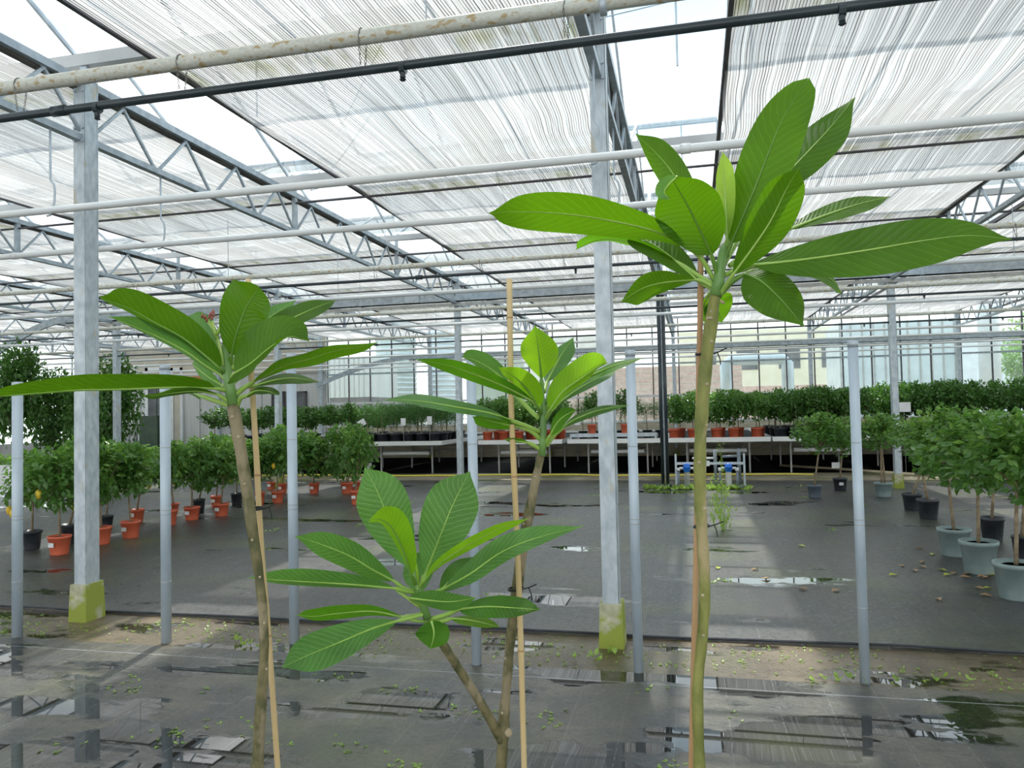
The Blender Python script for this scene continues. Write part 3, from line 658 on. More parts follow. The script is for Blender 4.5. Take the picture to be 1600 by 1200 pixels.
right = [(1590,935,65,58,'g',1590,715,88,72,'nearest tree in grey-green pot at the right edge, staked'),
 (1531,895,55,52,'g',1530,705,80,66,'tree in grey-green pot, second from the right edge'),
 (1492,868,48,44,'g',1478,690,62,58,'tree in grey-green pot, third from the right edge'),
 (1551,845,36,38,'b',1560,690,60,48,'tree in black pot behind the grey-green pots'),
 (1598,870,30,34,'b',1610,700,50,40,'tree in black pot cut by the right edge'),
 (1451,810,33,31,'b',1432,684,38,32,'leaning tree in black pot, right one of the crossed pair'),
 (1426,797,30,27,'b',1452,706,34,28,'leaning tree in black pot, left one of the crossed pair'),
 (1381,776,27,23,'g',1376,674,38,30,'double-stemmed tree in light grey pot by the mossy block'),
 (1313,766,22,20,'b',1318,682,32,32,'tree in black pot with white sign left of the tall post'),
 (1273,777,22,20,'s',1283,676,42,32,'thin-stemmed tree in slate grey pot, leftmost at the right')]
for i, (px, py, pw, ph, k, cx, cy, rx, ry, lb) in enumerate(right):
    px_shrub(px, py, pw, ph, k, cx, cy, rx, ry, lb, 'trees on the floor at right', tagc=(k == 'b' and i == 8), fol='big', stems=2 if i == 7 else 1, trunk_r=.017)
# big dark trees at far left, taller than the rest
for cx, cy, rx, ry, Y, lb in ((22,615,52,78,14.0,'tall broad-leaved tree at the far left edge'), (85,640,44,62,15.2,'dark dense tree behind the leftmost post, right of the tall one'), (168,630,52,72,16.4,'large dark round-crowned tree behind the wide column'), (130,655,34,60,14.5,'dark tree with drooping branches seen left of the wide column')):
    c = onY(cx, cy, Y); s = depth(c)/FPX
    shrub('large_tree', lb, 'large trees at far left', Vector((c.x, c.y, .03 if Y > 16.05 else .012)), 'b', .42, .36, (0, 0, c.z), (rx*s, rx*s, ry*s), 'bigd', trunk_r=.03)

p = onY(0, 748, 11.2); a_ = onY(24, 727, 11.2); b_2 = onY(-60, 727, 11.2)
t = thing('white_planter_box', 'white planter trough on dark feet at the far left edge', 'planter', ((a_.x+b_2.x)/2, 11.2, .012)); w_ = (a_.x-b_2.x)/2
q = MB(); q.box(-w_, w_, 0, .03, .28, a_.z-.012); q.box(-w_, w_, .57, .6, .28, a_.z-.012); q.box(-w_, -w_+.03, .03, .57, .28, a_.z-.012); q.box(w_-.03, w_, .03, .57, .28, a_.z-.012); q.box(-w_, w_, 0, .6, .25, .28); q.obj('trough', WHITEP, t)
for sx2 in (-1, 1):
    for yy in (.05, .5): MB().box(sx2*w_*.85-.03, sx2*w_*.85+.03, yy, yy+.06, 0, .25).obj('foot', DARKBAR, t)
f = link('foliage', random.choice(FG['light']), t, (0, .3, a_.z+.02), kind='stuff'); f.scale = (w_*.8, .3, .18)
# ------------------------------------------------------------------ benches
def bench(xa, xb, yf, yb, z, label):
    t = thing('plant_bench', label, 'bench', ((xa+xb)/2, yf, .006), 'rolling benches along the back wall'); w = (xb-xa)/2
    z -= .006
    q = MB(); q.box(-w, w, 0, .02, z-.10, z); q.box(-w, -w+.02, .02, yb-yf, z-.10, z); q.box(w-.02, w, .02, yb-yf, z-.10, z); q.box(-w, w, yb-yf, yb-yf+.02, z-.1, z); q.obj('edge_profile', ALU, t)
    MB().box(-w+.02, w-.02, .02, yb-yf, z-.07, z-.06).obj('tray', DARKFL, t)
    for dy in (.48, 2.6, 4.9):
        for s in (-1, 1): MB().box(s*w*.62-.018, s*w*.62+.018, dy-.018, dy+.018, 0, z-.12).obj('leg', STEELB, t)
        MB().tube([(-w*.62, dy, z-.33),(w*.62, dy, z-.33)], .014, 6).obj('cross_bar', STEELB, t)
    MB().box(-w*.75, w*.75, .44, .48, z-.14, z-.11).obj('cross_bar', STEELB, t)
    MB().tube([(-w*.56, .45, z-.31),(w*.56, .45, z-.31)], .045, 10).obj('white_roller', WHITEP, t, True)
BL = [(-12.35,-10.2,'bench at the far left behind the lemon trees'), (-10.15,-8.0,'bench behind the left plant and round post'), (-7.95,-5.81,'bench full of black pots left of the aisle'), (-4.92,-2.93,'bench with red pots right of the aisle'),
      (-2.81,-.63,'bench with a raised grey rack behind the steel column'), (-.58,1.60,'bench with orange pots behind the water filters'), (1.64,3.80,'bench densely filled with black pots right of the water filters'),
      (3.85,6.0,'bench right of the tall round post'), (6.05,8.2,'second bench from the right edge'), (8.25,10.4,'bench beyond the right edge')]
for xa, xb, lb in BL: bench(xa, xb, 17.3, 24.3, .835, lb)
t = thing('grey_rack', 'low grey slatted rack raised on the bench behind the steel column', 'rack', (-1.78, 17.75, .835)); q = MB()
for k in range(8): q.box(-.95,.95,-.4+k*.11,-.33+k*.11,.08,.10)
q.obj('slats', STEELB, t); q = MB(); q.box(-.97,.97,-.42,-.40,.04,.12); q.box(-.97,-.93,-.40,.5,0,.08); q.box(.93,.97,-.40,.5,0,.08); q.obj('frame', GALV, t)

def bench_tree(x, y, z, pk, fol, H, rx, rz, label, group, pw=.22, phh=.2):
    t = thing('bench_tree', label, 'potted tree', (x, y, z), group); pot(t, pk, pw, phh)
    c = (random.uniform(-.03,.03), 0, H-rz*.9)
    MB().tube([(0,0,phh*.9),(c[0]*.5,0,(phh+c[2])/2),(c[0],0,c[2])], [.011,.010,.006], 6).obj('trunk', TRUNK, t)
    f = link('foliage', random.choice(FG[fol]), t, c, kind='stuff'); f.scale = (rx*1.2, rx*1.2, rz*1.08); f.rotation_euler = (0,0,random.random()*6)
ZB = .776
spec = [  # bench index, row y list, n across, pot kind, foliage, height, rx, rz, what
 (0, [17.7, 18.7, 19.8], 4, 'b', 'citrusd', .92, .30, .26, 'round topiary in black pot'),
 (1, [17.7, 18.7, 19.9], 4, 'b', 'citrusd', .92, .30, .26, 'dark round topiary'),
 (2, [17.55, 17.95, 18.4, 18.9, 19.5], 6, 'b', 'needle', .98, .26, .30, 'fine-leaved tree'),
 (3, [17.6, 18.15, 18.8], 5, 'o', 'lemon', .95, .25, .27, 'glossy tree, red pot'),
 (5, [17.6, 18.2], 5, 'o', 'lemon', .98, .28, .29, 'green tree, orange pot'),
 (6, [17.6, 18.0, 18.5, 19.1, 19.8], 6, 'b', 'citrusd', 1.02, .26, .30, 'dark green tree'),
 (7, [17.9, 18.4, 18.9, 19.6], 6, 'b', 'citrusd', 1.08, .27, .32, 'dark bushy tree'),
 (8, [17.8, 18.6, 19.4], 5, 'b', 'citrusd', 1.08, .28, .32, 'dark tree, black pot')]
plc = {0: 'far left bench', 1: 'bench behind left plant', 2: 'bench left of aisle', 3: 'bench right of aisle', 5: 'bench behind water filters', 6: 'bench right of filters', 7: 'bench right of tall post', 8: 'bench at right edge'}
for bi, rows, nn, pk, fol, H, rx, rz, what in spec:
    xa, xb, _ = BL[bi]
    for r, y in enumerate(rows):
        for k in range(nn):
            x = xa+.17+(xb-xa-.34)*(k+.5*(r % 2)*.6)/(nn-.7)+random.uniform(-.04,.04); x = min(x, xb-.15)
            grp = 'trees '+plc[bi]
            lb = '%s, row %s, %s from left, %s' % (what, ['one', 'two', 'three', 'four', 'five'][r], ORD[k], plc[bi])
            bench_tree(x, y, ZB, pk, fol, H*random.uniform(.94,1.05), rx*random.uniform(.9,1.1), rz*random.uniform(.9,1.1), lb, grp, .25 if pk == 'o' else .29, .25 if pk == 'o' else .24)
for k, (px, pk, fol) in enumerate(((925,'o','citrusd'), (977,'o','citrusd'))):
    p = onY(px, 671, 17.75); bench_tree(p.x, 17.75, .935, 'o', fol, .95, .26, .26, ['dark-leaved tree in orange pot on the grey rack left of the bright post', 'tree in orange pot on the grey rack at the bright round post'][k], 'trees on the grey rack', .22, .22)
for k in range(7):
    bench_tree(-2.65+k*.31, 18.8+.1*(k % 2), ZB, 'b', 'needle', .95, .22, .28, 'dark fine-leaved tree in black pot behind the grey rack, %s from left' % ORD[k], 'trees behind the grey rack', .24, .2)
# white signs on sticks
for px, py, Y, w, h, rz, lb in ((565,661,17.2,13,10,.5,'tilted white sign card above the leftmost bench pots'), (630,659,17.25,8,11,0,'upright white sign card above black pots'), (671,657,17.25,8,13,0,'upright white sign card left of the far column'),
    (902,658,17.45,9,12,0,'white sign card on the grey rack bench'), (816+293,652,17.4,1,1,0,None), (1412,636,17.5,20,15,0,'large bright white sign behind the far mossy column')):
    if lb is None: continue
    p = onY(px, py, Y); s = depth(p)/FPX; zb_ = .03 if px > 1400 else .79; t = thing('sign_card', lb, 'sign', (p.x, Y, zb_))
    q = MB(); w *= s/2; h *= s/2; z = p.z-zb_; c, sn = math.cos(rz), math.sin(rz)
    vs = [(a*c-b*sn, d_, z+a*sn+b*c) for d_ in (-.003, .003) for a, b in ((-w,-h),(w,-h),(w,h),(-w,h))]
    q.add(vs, [(0,1,2,3),(7,6,5,4),(0,4,5,1),(1,5,6,2),(2,6,7,3),(3,7,4,0)]).obj('card', TAGW, t)
    MB().tube([(0,.006,0),(0,.006,z)], .004, 5).obj('stick', STEELB, t)
for px, py, gx, gy, w, h, lb in ((1322,703,1313,766,12,15,'white plastic card hanging in the black-potted tree'), (1306,727,1313,766,12,9,'white card on the stem of the black-potted tree'), (577,728,556,766,8,9,'small white sign card by the bushy tree'), (573,726,542,771,1,1,None)):
    if lb is None: continue
    b = onZ(gx, gy, 0); p = pix(px, py, depth(b)-.06); s = depth(b)/FPX
    o = MB().box(-w*s/2, w*s/2, -.002, .002, -h*s/2, h*s/2).obj('plant_card', TAGW, None, loc=p); tag(o, lb, 'card')

# ------------------------------------------------------------------ yellow hose and under-bench bits
hp = [(x, 17.05+.12*math.sin(x*1.3)+.05*math.sin(x*4), .048) for x in np.arange(-9.9, 2.4, .15)]
hp = [(-11.6,16.9,.048),(-11.2,16.75,.05),(-10.8,16.8,.05),(-10.3,17.0,.05)]+hp
tag(MB().tube(hp, .018, 8).obj('yellow_hose', YELLOW, None, True), 'long yellow hose lying along the concrete path before the benches', 'hose')
tag(MB().tube([(2.0,19.6,.05),(3.1,18.5,.05),(4.3,17.0,.05)][0:3], .03, 8).obj('drain_tube', noisy('tan_tube',(.5,.42,.28),(.6,.52,.36),5,.5), None, True), 'tan tube running diagonally out from under the right bench', 'tube')

# ------------------------------------------------------------------ water filter rack
p0 = onZ(1056, 763, .012); p1 = onZ(1165, 763, .012); fx = p0.x; fy = p0.y; wdt = p1.x-p0.x
t = thing('water_filter_rack', 'grey pipe rack with two blue-capped water filters before the benches', 'water filter', (fx, fy, .012))
def zof(py): return onY(1110, py, fy).z-.012
for xx in (.012, wdt-.012): MB().box(xx-.018, xx+.018, -.018, .018, 0, zof(709)).obj('post', GALV, t)
MB().box(0, wdt, -.012, .012, zof(726), zof(722)).obj('rail', GALV, t)
for k, fpx in enumerate((1073, 1138)):
    x = onY(fpx, 730, fy).x-fx; zt = zof(722)
    MB().lathe([(.052,-.02),(.062,0),(.062,.05),(.075,.055),(.075,.075),(.055,.085),(.055,.12),(.03,.13)], 16, (x, -.06, zof(735))).obj('filter_cap', BLUE, t, True)
    MB().lathe([(.045,-.27),(.052,-.25),(.052,0)], 16, (x, -.06, zof(735)-.02)).obj('filter_bowl', CLEAR, t, True)
    for s in (-1, 1):
        q = MB(); q.tube([(x+s*.06,-.06,zof(731)),(x+s*.13,-.06,zof(731))], .022, 8); q.lathe([(.035,-.03),(.035,.03)], 10, (x+s*.15,-.06,zof(733))); q.obj('white_elbow', WHITEP, t, True)
        MB().tube([(x+s*.15,-.06,.02),(x+s*.15,-.06,zof(737))], .024, 8).obj('riser_pipe', GREYPVC, t, True)
MB().tube([(wdt*.58,.03,.02),(wdt*.58,.03,zof(703))], .03, 8).obj('riser_pipe', GREYPVC, t, True)
MB().tube([(wdt*.92,.05,.02),(wdt*.92,.05,zof(702))], .034, 8).obj('riser_pipe', GREYPVC, t, True)
MB().tube([(wdt*.68,.05,zof(714)),(wdt*.92,.05,zof(713))], .022, 8).obj('cross_pipe', GREYPVC, t, True)
MB().tube([(wdt*.25,.03,zof(716)),(wdt*.58,.03,zof(716))], .02, 8).obj('cross_pipe', WHITEP, t, True)
MB().box(wdt*.42, wdt*.5, -.04, .02, zof(728), zof(720)).obj('valve', WHITEP, t)
MB().tube([(wdt*.8,-.06,.03),(wdt*.98,-.06,.03)], .03, 8).obj('base_pipe', GREYPVC, t, True)
p = onZ(1036, 763, .012); q = MB().tube([(p.x-.16,p.y,.055),(p.x+.16,p.y,.055)], .04, 12).obj('pipe_stub', BLACK, None, True); tag(q, 'short black pipe end lying left of the water filters', 'pipe')

# ------------------------------------------------------------------ weeds
def weedpatch(name, pts, n_, size, m_, seed, label, spread=(.3,.1), h=1.0):
    rs = np.random.RandomState(seed); V = []; F = []
    for k in range(n_):
        c = pts[rs.randint(len(pts))]; x = c[0]+rs.randn()*spread[0]; y = c[1]+rs.randn()*spread[1]; z = c[2]
        for j in range(rs.randint(3, 6)):
            a = rs.rand()*6.28; L = size*(.5+rs.rand()); ud = rs.rand()*h; t_ = Vector((math.cos(a), math.sin(a), ud)).normalized()*L; s_ = Vector((-math.sin(a), math.cos(a), 0))*L*.28
            b = len(V); P = Vector((x, y, z+.001)); V += [P, P+t_*.5+s_, P+t_, P+t_*.5-s_]; F.append((b, b+1, b+2, b+3))
    o = link(name, fast_mesh(name, [tuple(v) for v in V], F, m_)); tag(o, label, 'weeds'); o['kind'] = 'stuff'; return o
strip = [(x, 4.82+.12*math.sin(x*3), -.006) for x in np.arange(-5.6, 3.2, .2)]
weedpatch('soil_weeds', strip, 900, .016, WEED, 1, 'small green weeds scattered along the sandy soil strip', (.15,.17), .6)
weedpatch('mat_weeds', [(RS.uniform(-3.6, 1.9), RS.uniform(2.3, 4.3), .002) for _ in range(40)], 300, .017, WEED, 2, 'tiny green weeds dotted over the near wet ground cover', (.06,.05), .5)
weedpatch('far_mat_weeds', [(RS.uniform(-6, 3.4), RS.uniform(5.5, 15.5), .012) for _ in range(22)], 110, .03, WEED, 3, 'green sprouts dotted over the far ground cover', (.08,.08), .7)
weedpatch('filter_weeds', [(fx+a, fy-.05, .012) for a in np.arange(-.45, 1.25, .12)], 330, .075, WEED, 4, 'bright weeds growing around the feet of the water filters', (.07,.14), 1.6)
grass = [(x, y, .002) for x, y in ((.75, 4.55), (1.25,4.6), (-2.9,4.6), (-.6,4.75))]
weedpatch('grass_tufts', grass, 30, .035, WEED, 5, 'taller grass tufts at the edge of the soil strip', (.12,.06), 2.2)
# tall weed right of the staked plant stem
bp_ = onZ(1130, 828, .012); s = depth(bp_)/FPX; t = thing('tall_weed', 'tall light green weed right of the right plant stem', 'weed', bp_)
q = MB()
for dx, hh in ((0,130),(.03,95),(-.05,75),(.08,60),(-.02,50)): q.tube([(dx*.3,0,0),(dx,0,hh*s*.5),(dx*1.4,.02,hh*s)], [.005,.004,.002], 5)
q.obj('stems', WEED, t)
f = link('foliage', foliage('foliage', 260, .22, .42, WEED, 77, 14, core=1.0), t, (0,0,42*s), kind='stuff'); f.scale = (24*s, 24*s, 42*s)
f = link('flower_top', foliage('foliage', 60, .2, .4, WEED, 78, 8, core=1.0), t, (0,0,112*s), kind='stuff'); f.scale = (9*s, 9*s, 28*s)

# fallen leaves on the right mat
fl = MB().add([(0,0,.003),(.02,-.014,.008),(.05,0,.004),(.02,.014,.010)], [(0,1,2,3)]); fm = [fl.mesh('fallen_leaf', DRYLEAF), fl.mesh('fallen_leaf', YLEAF)]
FLP = ['farthest by the third grey-green pot', 'just in front of the third grey-green pot', 'left one before the third pot', 'left of the small pile between pots', 'top of the small pile between pots',
 'centre of the small pile between pots', 'right end of the small pile between pots', 'left end of the small pile', 'at the foot of the second grey-green pot', 'touching the second grey-green pot', 'between the two rightmost pots',
 'left foot of the second grey-green pot', 'alone in front of the pile', 'in front of the rightmost pot gap', 'alone, nearest camera left of the pots', 'alone, nearest camera before the second pot', 'against the rightmost pot',
 'farther left of the pots, right one', 'farther left of the pots, middle one', 'farther left of the pots, left one', 'between right plant and post, near one', 'close left of the tall round post', 'between right plant and post, far one',
 'before the second pot, tucked under its rim', 'just left of the tall post base area', 'close right of the right plant stem', 'short way right of the right plant stem']
for k, (px, py) in enumerate([(1443,858),(1455,868),(1440,880),(1447,888),(1480,893),(1487,898),(1500,902),(1475,900),(1540,897),(1550,903),(1560,900),(1528,902),(1520,918),(1552,920),(1465,935),(1530,930),(1575,905),(1430,894),(1410,886),(1390,900),(1207,905),(1262,922),(1245,853),(1520,897),(1300,925),(1120,890),(1185,890)]):
    p = onZ(px+random.uniform(-2,2), py, .013); o = link('fallen_leaf', fm[k % 3 == 1], None, p); o.rotation_euler = (0,0,random.random()*6); o.scale = (1.9,1.9,2)
    tag(o, '%s fallen leaf on the far ground cover, %s' % ('yellow' if k % 3 == 1 else 'brown', FLP[k]), 'leaf', 'fallen leaves on the far ground cover')

# ------------------------------------------------------------------ buildings behind the glass
def bld(name, label, px0, px1, py0, py1, Y, m_, cat='building', dp=3):
    a = onY(px0, py0, Y); b = onY(px1, py1, Y); t = thing(name, label, cat, ((a.x+b.x)/2, Y, -.035)); w = (b.x-a.x)/2; z0 = max(0, b.z+.035); z1 = a.z+.035
    MB().box(-w, w, 0, dp, z0, z1).obj('wall', m_, t); return t, w, z0, z1
BR = noisy('pale_brick', (.50,.30,.24), (.66,.46,.38), 6, .85)
CREAM = noisy('cream_render', (.74,.68,.50), (.82,.77,.60), 1.5, .8)
CORR = noisy('corrugated_metal', (.50,.56,.60), (.64,.69,.72), 2, .4, .3)
t, w, z0, z1 = bld('brick_building', 'pale red brick building behind the glass at centre', 880, 1165, 578, 760, 36, BR)
for r in range(14):
    z = z0+.12+r*.28
    if z < z1: MB().box(-w, w, -.012, 0, z, z+.03).obj('mortar_course', PARA, t)
t, w, z0, z1 = bld('cream_building', 'cream rendered building behind the glass right of centre', 1060, 1310, 520, 760, 44, CREAM)
for k in range(4): MB().box(-w+.9+k*2.2, -w+2.0+k*2.2, -.05, 0, z1-2.2, z1-1.0).obj('window', DKWIN, t)
MB().box(-w, w, -.03, 0, .4, 2.6).obj('brick_base', BR, t)
t, w, z0, z1 = bld('grey_container', 'large grey panelled container behind the glass at left', 507, 576, 560, 620, 27.5, WALLP, 'container')
for k in range(9): MB().box(-w+k*w/4.5, -w+k*w/4.5+.03, -.02, 0, z0, z1).obj('rib', STEELB, t)
MB().box(-w, w, .3, 2.5, 0, z0).obj('shaded_gap_fill', DARKBAR, t)  # dark block standing in for the shaded gap under the container
def silo(px, wpx, py0, Y, label, m_, rings=True):
    a = onY(px, py0, Y); r = wpx/2*depth(a)/FPX; t = thing('silo', label, 'silo', (a.x, Y, -.035)); h = a.z
    MB().lathe([(r,0),(r,h),(r*.3,h+.5)], 28).obj('shell', m_, t, True)
    if rings:
        q = MB(); z = .2
        while z < h: q.lathe([(r+.005,z),(r+.04,z+.06),(r+.005,z+.12)], 28); z += .22
        q.obj('corrugation', CORR, t, True)
silo(618, 62, 500, 33, 'greenish grey cylindrical tank behind the glass at left', noisy('stained_tank',(.36,.42,.38),(.52,.57,.53),1.5,.5))
silo(690, 44, 520, 31, 'corrugated silver silo behind the glass left of the far column', CORR)
silo(1541, 30, 440, 28, 'slim shiny white cylindrical silo at far right', WHITEP, False)
t, w, z0, z1 = bld('green_panel_building', 'dull green panelled shed behind the glass at centre', 735, 800, 560, 760, 33, noisy('green_panel',(.30,.36,.27),(.40,.46,.36),2,.6))
t, w, z0, z1 = bld('plain_building', 'pale building with white window band behind centre crown', 800, 940, 530, 760, 46, noisy('pale_render',(.62,.60,.55),(.72,.70,.66),2,.7))
MB().box(w*.1, w*.9, -.3, 0, 2.6, 3.3).obj('red_awning', noisy('red_awning',(.6,.12,.10),(.7,.18,.15),3,.5), t)
t, w, z0, z1 = bld('glass_annex', 'pale blue-grey glazed annex behind the glass at right', 1310, 1500, 505, 760, 31, noisy('annex_glass',(.56,.64,.68),(.70,.77,.80),2,.3))
for k in range(11): MB().box(-w+k*w/5, -w+k*w/5+.05, -.04, 0, 0, z1).obj('mullion', STEELB, t)
t, w, z0, z1 = bld('office_block', 'pale office block far beyond the glass, right edge', 1480, 1700, 520, 760, 50, noisy('pale_block',(.62,.66,.70),(.72,.76,.80),2,.5))
t = thing('pipe_portal', 'grey inverted U-shaped duct outside behind the glass', 'duct', onY(1180, 690, 27).to_2d().to_3d())
a = onY(1134,562,27); b = onY(1230,560,27); cx_ = t.location.x
MB().tube([(a.x-cx_,0,0),(a.x-cx_,0,a.z-.15),(a.x-cx_+.15,0,a.z),(b.x-cx_-.15,0,b.z),(b.x-cx_,0,b.z-.15),(b.x-cx_,0,0)], .2, 10).obj('duct', CORR, t, True)
for px, cy, rx, ry, Y, lb in ((1600,560,46,60,30,'light green tree outside at the far right'), (1640,520,60,70,33,'tree outside beyond the right edge')):
    c = onY(px, cy, Y); s = depth(c)/FPX; t = thing('outdoor_tree', lb, 'tree', (c.x, Y, -.035))
    MB().tube([(0,0,0),(.05,0,c.z*.6),(0,0,c.z)], [.14,.1,.05], 8).obj('trunk', TRUNK, t, True)
    f = link('foliage', foliage('foliage', 2200, .12, .5, FOL_L, 90, 34), t, (0,0,c.z), kind='stuff'); f.scale = (rx*s, rx*s, ry*s)

# ------------------------------------------------------------------ the frangipani-like plants in front
def crom(P, n_):
    P = [Vector(p) for p in P]; P = [P[0]*2-P[1]]+P+[P[-1]*2-P[-2]]; out = []
    seg = len(P)-3
    for i in range(n_+1):
        u = i/n_*seg; k = min(int(u), seg-1); t_ = u-k; a, b, c, d_ = P[k:k+4]
        out.append(.5*((2*b)+(c-a)*t_+(2*a-5*b+4*c-d_)*t_*t_+(3*b-a-3*c+d_)*t_**3))
    return out
def leaf(parent, root, mid, aL, aR, m_, d0, d1, s=1, W=None, m=.55, q=.62, seed=0, rib=None, dr=None, curl=0, wav=.09, blunt=False):
    """mid: midrib pixels from blade start to tip; root: petiole pixels from stem; aL,aR: seen half widths (px) left/right of travel;
    d0: depth at blade start, d1: depth at tip, dr depth of the stem"""
    rs = random.Random(seed); dr = dr if dr is not None else d0
    n_ = len(mid); P = [pix(x, y, d0+(d1-d0)*(i/(n_-1))) for i, (x, y) in enumerate(mid)]
    NS, NV = 26, 5; C = crom(P, NS); aL *= 1.13; aR *= 1.13; W = (W or max(aL, aR))*1.14
    pexp = math.log(.5)/math.log(m); V = []; UV = []; F = []
    ctr = parent.location
    for i, c in enumerate(C):
        u = i/NS; T = (C[min(i+1, NS)]-C[max(i-1, 0)]).normalized(); Vd = (c-CAM).normalized()
        S = Vd.cross(T).normalized()      # to the right of travel as seen by the viewer (image right when travelling up)
        S = -S if S.dot(RT*(-1)*(T.dot(UP))+UP*(T.dot(RT))) > 0 else S
        Nn = Vd - T*Vd.dot(T); Nn.normalize()
        pr = max(0.0, math.sin(PI*u**pexp))**q
        if u > .66 and not blunt: pr *= max(0, 1-((u-.66)/.34)**2.6)**.75
        if u < .02 or u > .985: pr = pr if pr > .02 else .02
        sc = depth(c)/FPX
        for j in range(-NV, NV+1):
            f = abs(j)/NV; side = -1 if j < 0 else 1; a = aL if j < 0 else aR
            co = min(1, a/W); th = math.acos(co)*(s if j < 0 else -s)
            dv = S*(side*co)+Nn*math.sin(th)
            w_ = W*pr*f*sc
            rp_ = wav*W*sc*math.sin(u*17+side*1.3+seed)*f*f*pr
            p = c+dv*w_+Nn*(rp_ + curl*W*sc*f*f*pr*.4)
            V.append(p-ctr); UV.append((u, .5+.5*j/NV))
    k = 2*NV+1
    for i in range(NS):
        for j in range(2*NV): F.append((i*k+j, i*k+j+1, (i+1)*k+j+1, (i+1)*k+j))
    me = fast_mesh('leaf', [tuple(v) for v in V], F, m_, UV); me.polygons.foreach_set('use_smooth', [True]*len(me.polygons))
    lo = link('leaf', me, parent)
    rt = [pix(x, y, dr+(d0-dr)*(i/max(1, len(root)))) for i, (x, y) in enumerate(root)]
    path = (crom(rt+[C[0]], 7)[:-1] if rt else [])+C; nr = len(path)-len(C); sc0 = d0/FPX
    rad = [3.9*sc0*(1-.12*i/max(1, nr)) for i in range(nr)]+[max(.3, 2.3*(1-i/NS)**.9)*sc0 for i in range(NS+1)]
    MB().tube([p-ctr for p in path], rad, 7).obj('midrib', rib or LRIB, lo, True)
    return lo
def stem(parent, pts, m_, d, n_=40, name='stem', nodes=0, seed=1):
    pp = crom([(x, y, w) for x, y, w in pts], n_); P = [pix(p.x, p.y, d(p.y) if callable(d) else d) for p in pp]; R_ = [p.z/2*depth(P[i])/FPX for i, p in enumerate(pp)]
    rs = random.Random(seed); R_ = [r*(1+.05*math.sin(i*1.9)+.04*rs.uniform(-1,1)) for i, r in enumerate(R_)]
    # carry on straight down to the pot
    b = P[-1]; dr_ = (P[-1]-P[-4]).normalized(); e_ = Vector((b.x+dr_.x*.05, b.y, .22)); P += [b.lerp(e_, .5), e_]; R_ += [R_[-1]*1.05, R_[-1]*1.15]
    MB().tube([p-parent.location for p in P], R_, 14).obj(name, m_, parent, True)
    for k in range(nodes):
        i = int((k+1)*(n_-3)/(nodes+1)); a = rs.uniform(-1, 1); p = P[i]; vd = (CAM-p).normalized(); sd_ = RT
        nn = (vd*math.cos(a)+sd_*math.sin(a)).normalized(); c = p+nn*R_[i]*.86-parent.location
        q = MB(); q.tube([c, c+nn*R_[i]*.22, c+nn*R_[i]*.25], [R_[i]*.34, R_[i]*.26, R_[i]*.1], 8); q.obj('leaf_scar', SCAR, parent, True)
    return e_
def plant(label, px, py, d):
    b = pix(px, py, d); return thing('plumeria_plant', label, 'plant', (b.x, b.y, .002), 'plumeria plants in the foreground')
def plpot(t, e_): pot(t, 'b', .30, .26, (e_.x-t.location.x, e_.y-t.location.y, 0))
def stake(px, d, w, m_, label, wob=0):
    P = crom([pix(x, y, d) for x, y in px], 24); b = P[-1]; e_ = P[-1]+(P[-1]-P[-2]).normalized()*1.2; f = (b.z-.2)/(b.z-e_.z); e_ = b.lerp(e_, f)
    t = thing('bamboo_stake', label, 'stake', (e_.x, e_.y, .2)); P.append(e_)
    R_ = [w/2*d/FPX*(1.06 if i % 8 == 3 else 1) for i in range(len(P))]
    MB().tube([p-t.location for p in P], R_, 10).obj('cane', m_, t, True)
    q = MB()
    for i in range(3, len(P)-1, 8):
        a = P[i]-t.location; u = (P[i+1]-P[i]).normalized(); q.tube([a-u*.002, a+u*.002], R_[i]*1.08, 10)
    q.obj('node_ring', BAMDARK, t)
def tie(px, py, d, rx, label):
    c = pix(px, py, d); s = d/FPX; t = thing('plant_tie', label, 'tie', c); q = MB()
    for k in range(2): q.tube([RT*(rx*s*math.cos(a))+FW*(rx*s*.8*math.sin(a))+UP*(s*(2*k-1+1.2*math.cos(a))) for a in np.linspace(0, 2*PI, 19)], 1.1*s, 5)
    q.tube([RT*rx*s-FW*.0, RT*(rx+9)*s+UP*3*s-FW*.004, RT*(rx+20)*s+UP*9*s-FW*.01], 1.0*s, 5); q.tube([RT*(rx+8)*s+UP*2*s, RT*(rx+12)*s-UP*8*s, RT*(rx+13)*s-UP*17*s], 1.0*s, 5)
    q.obj('wire', TYRE, t)

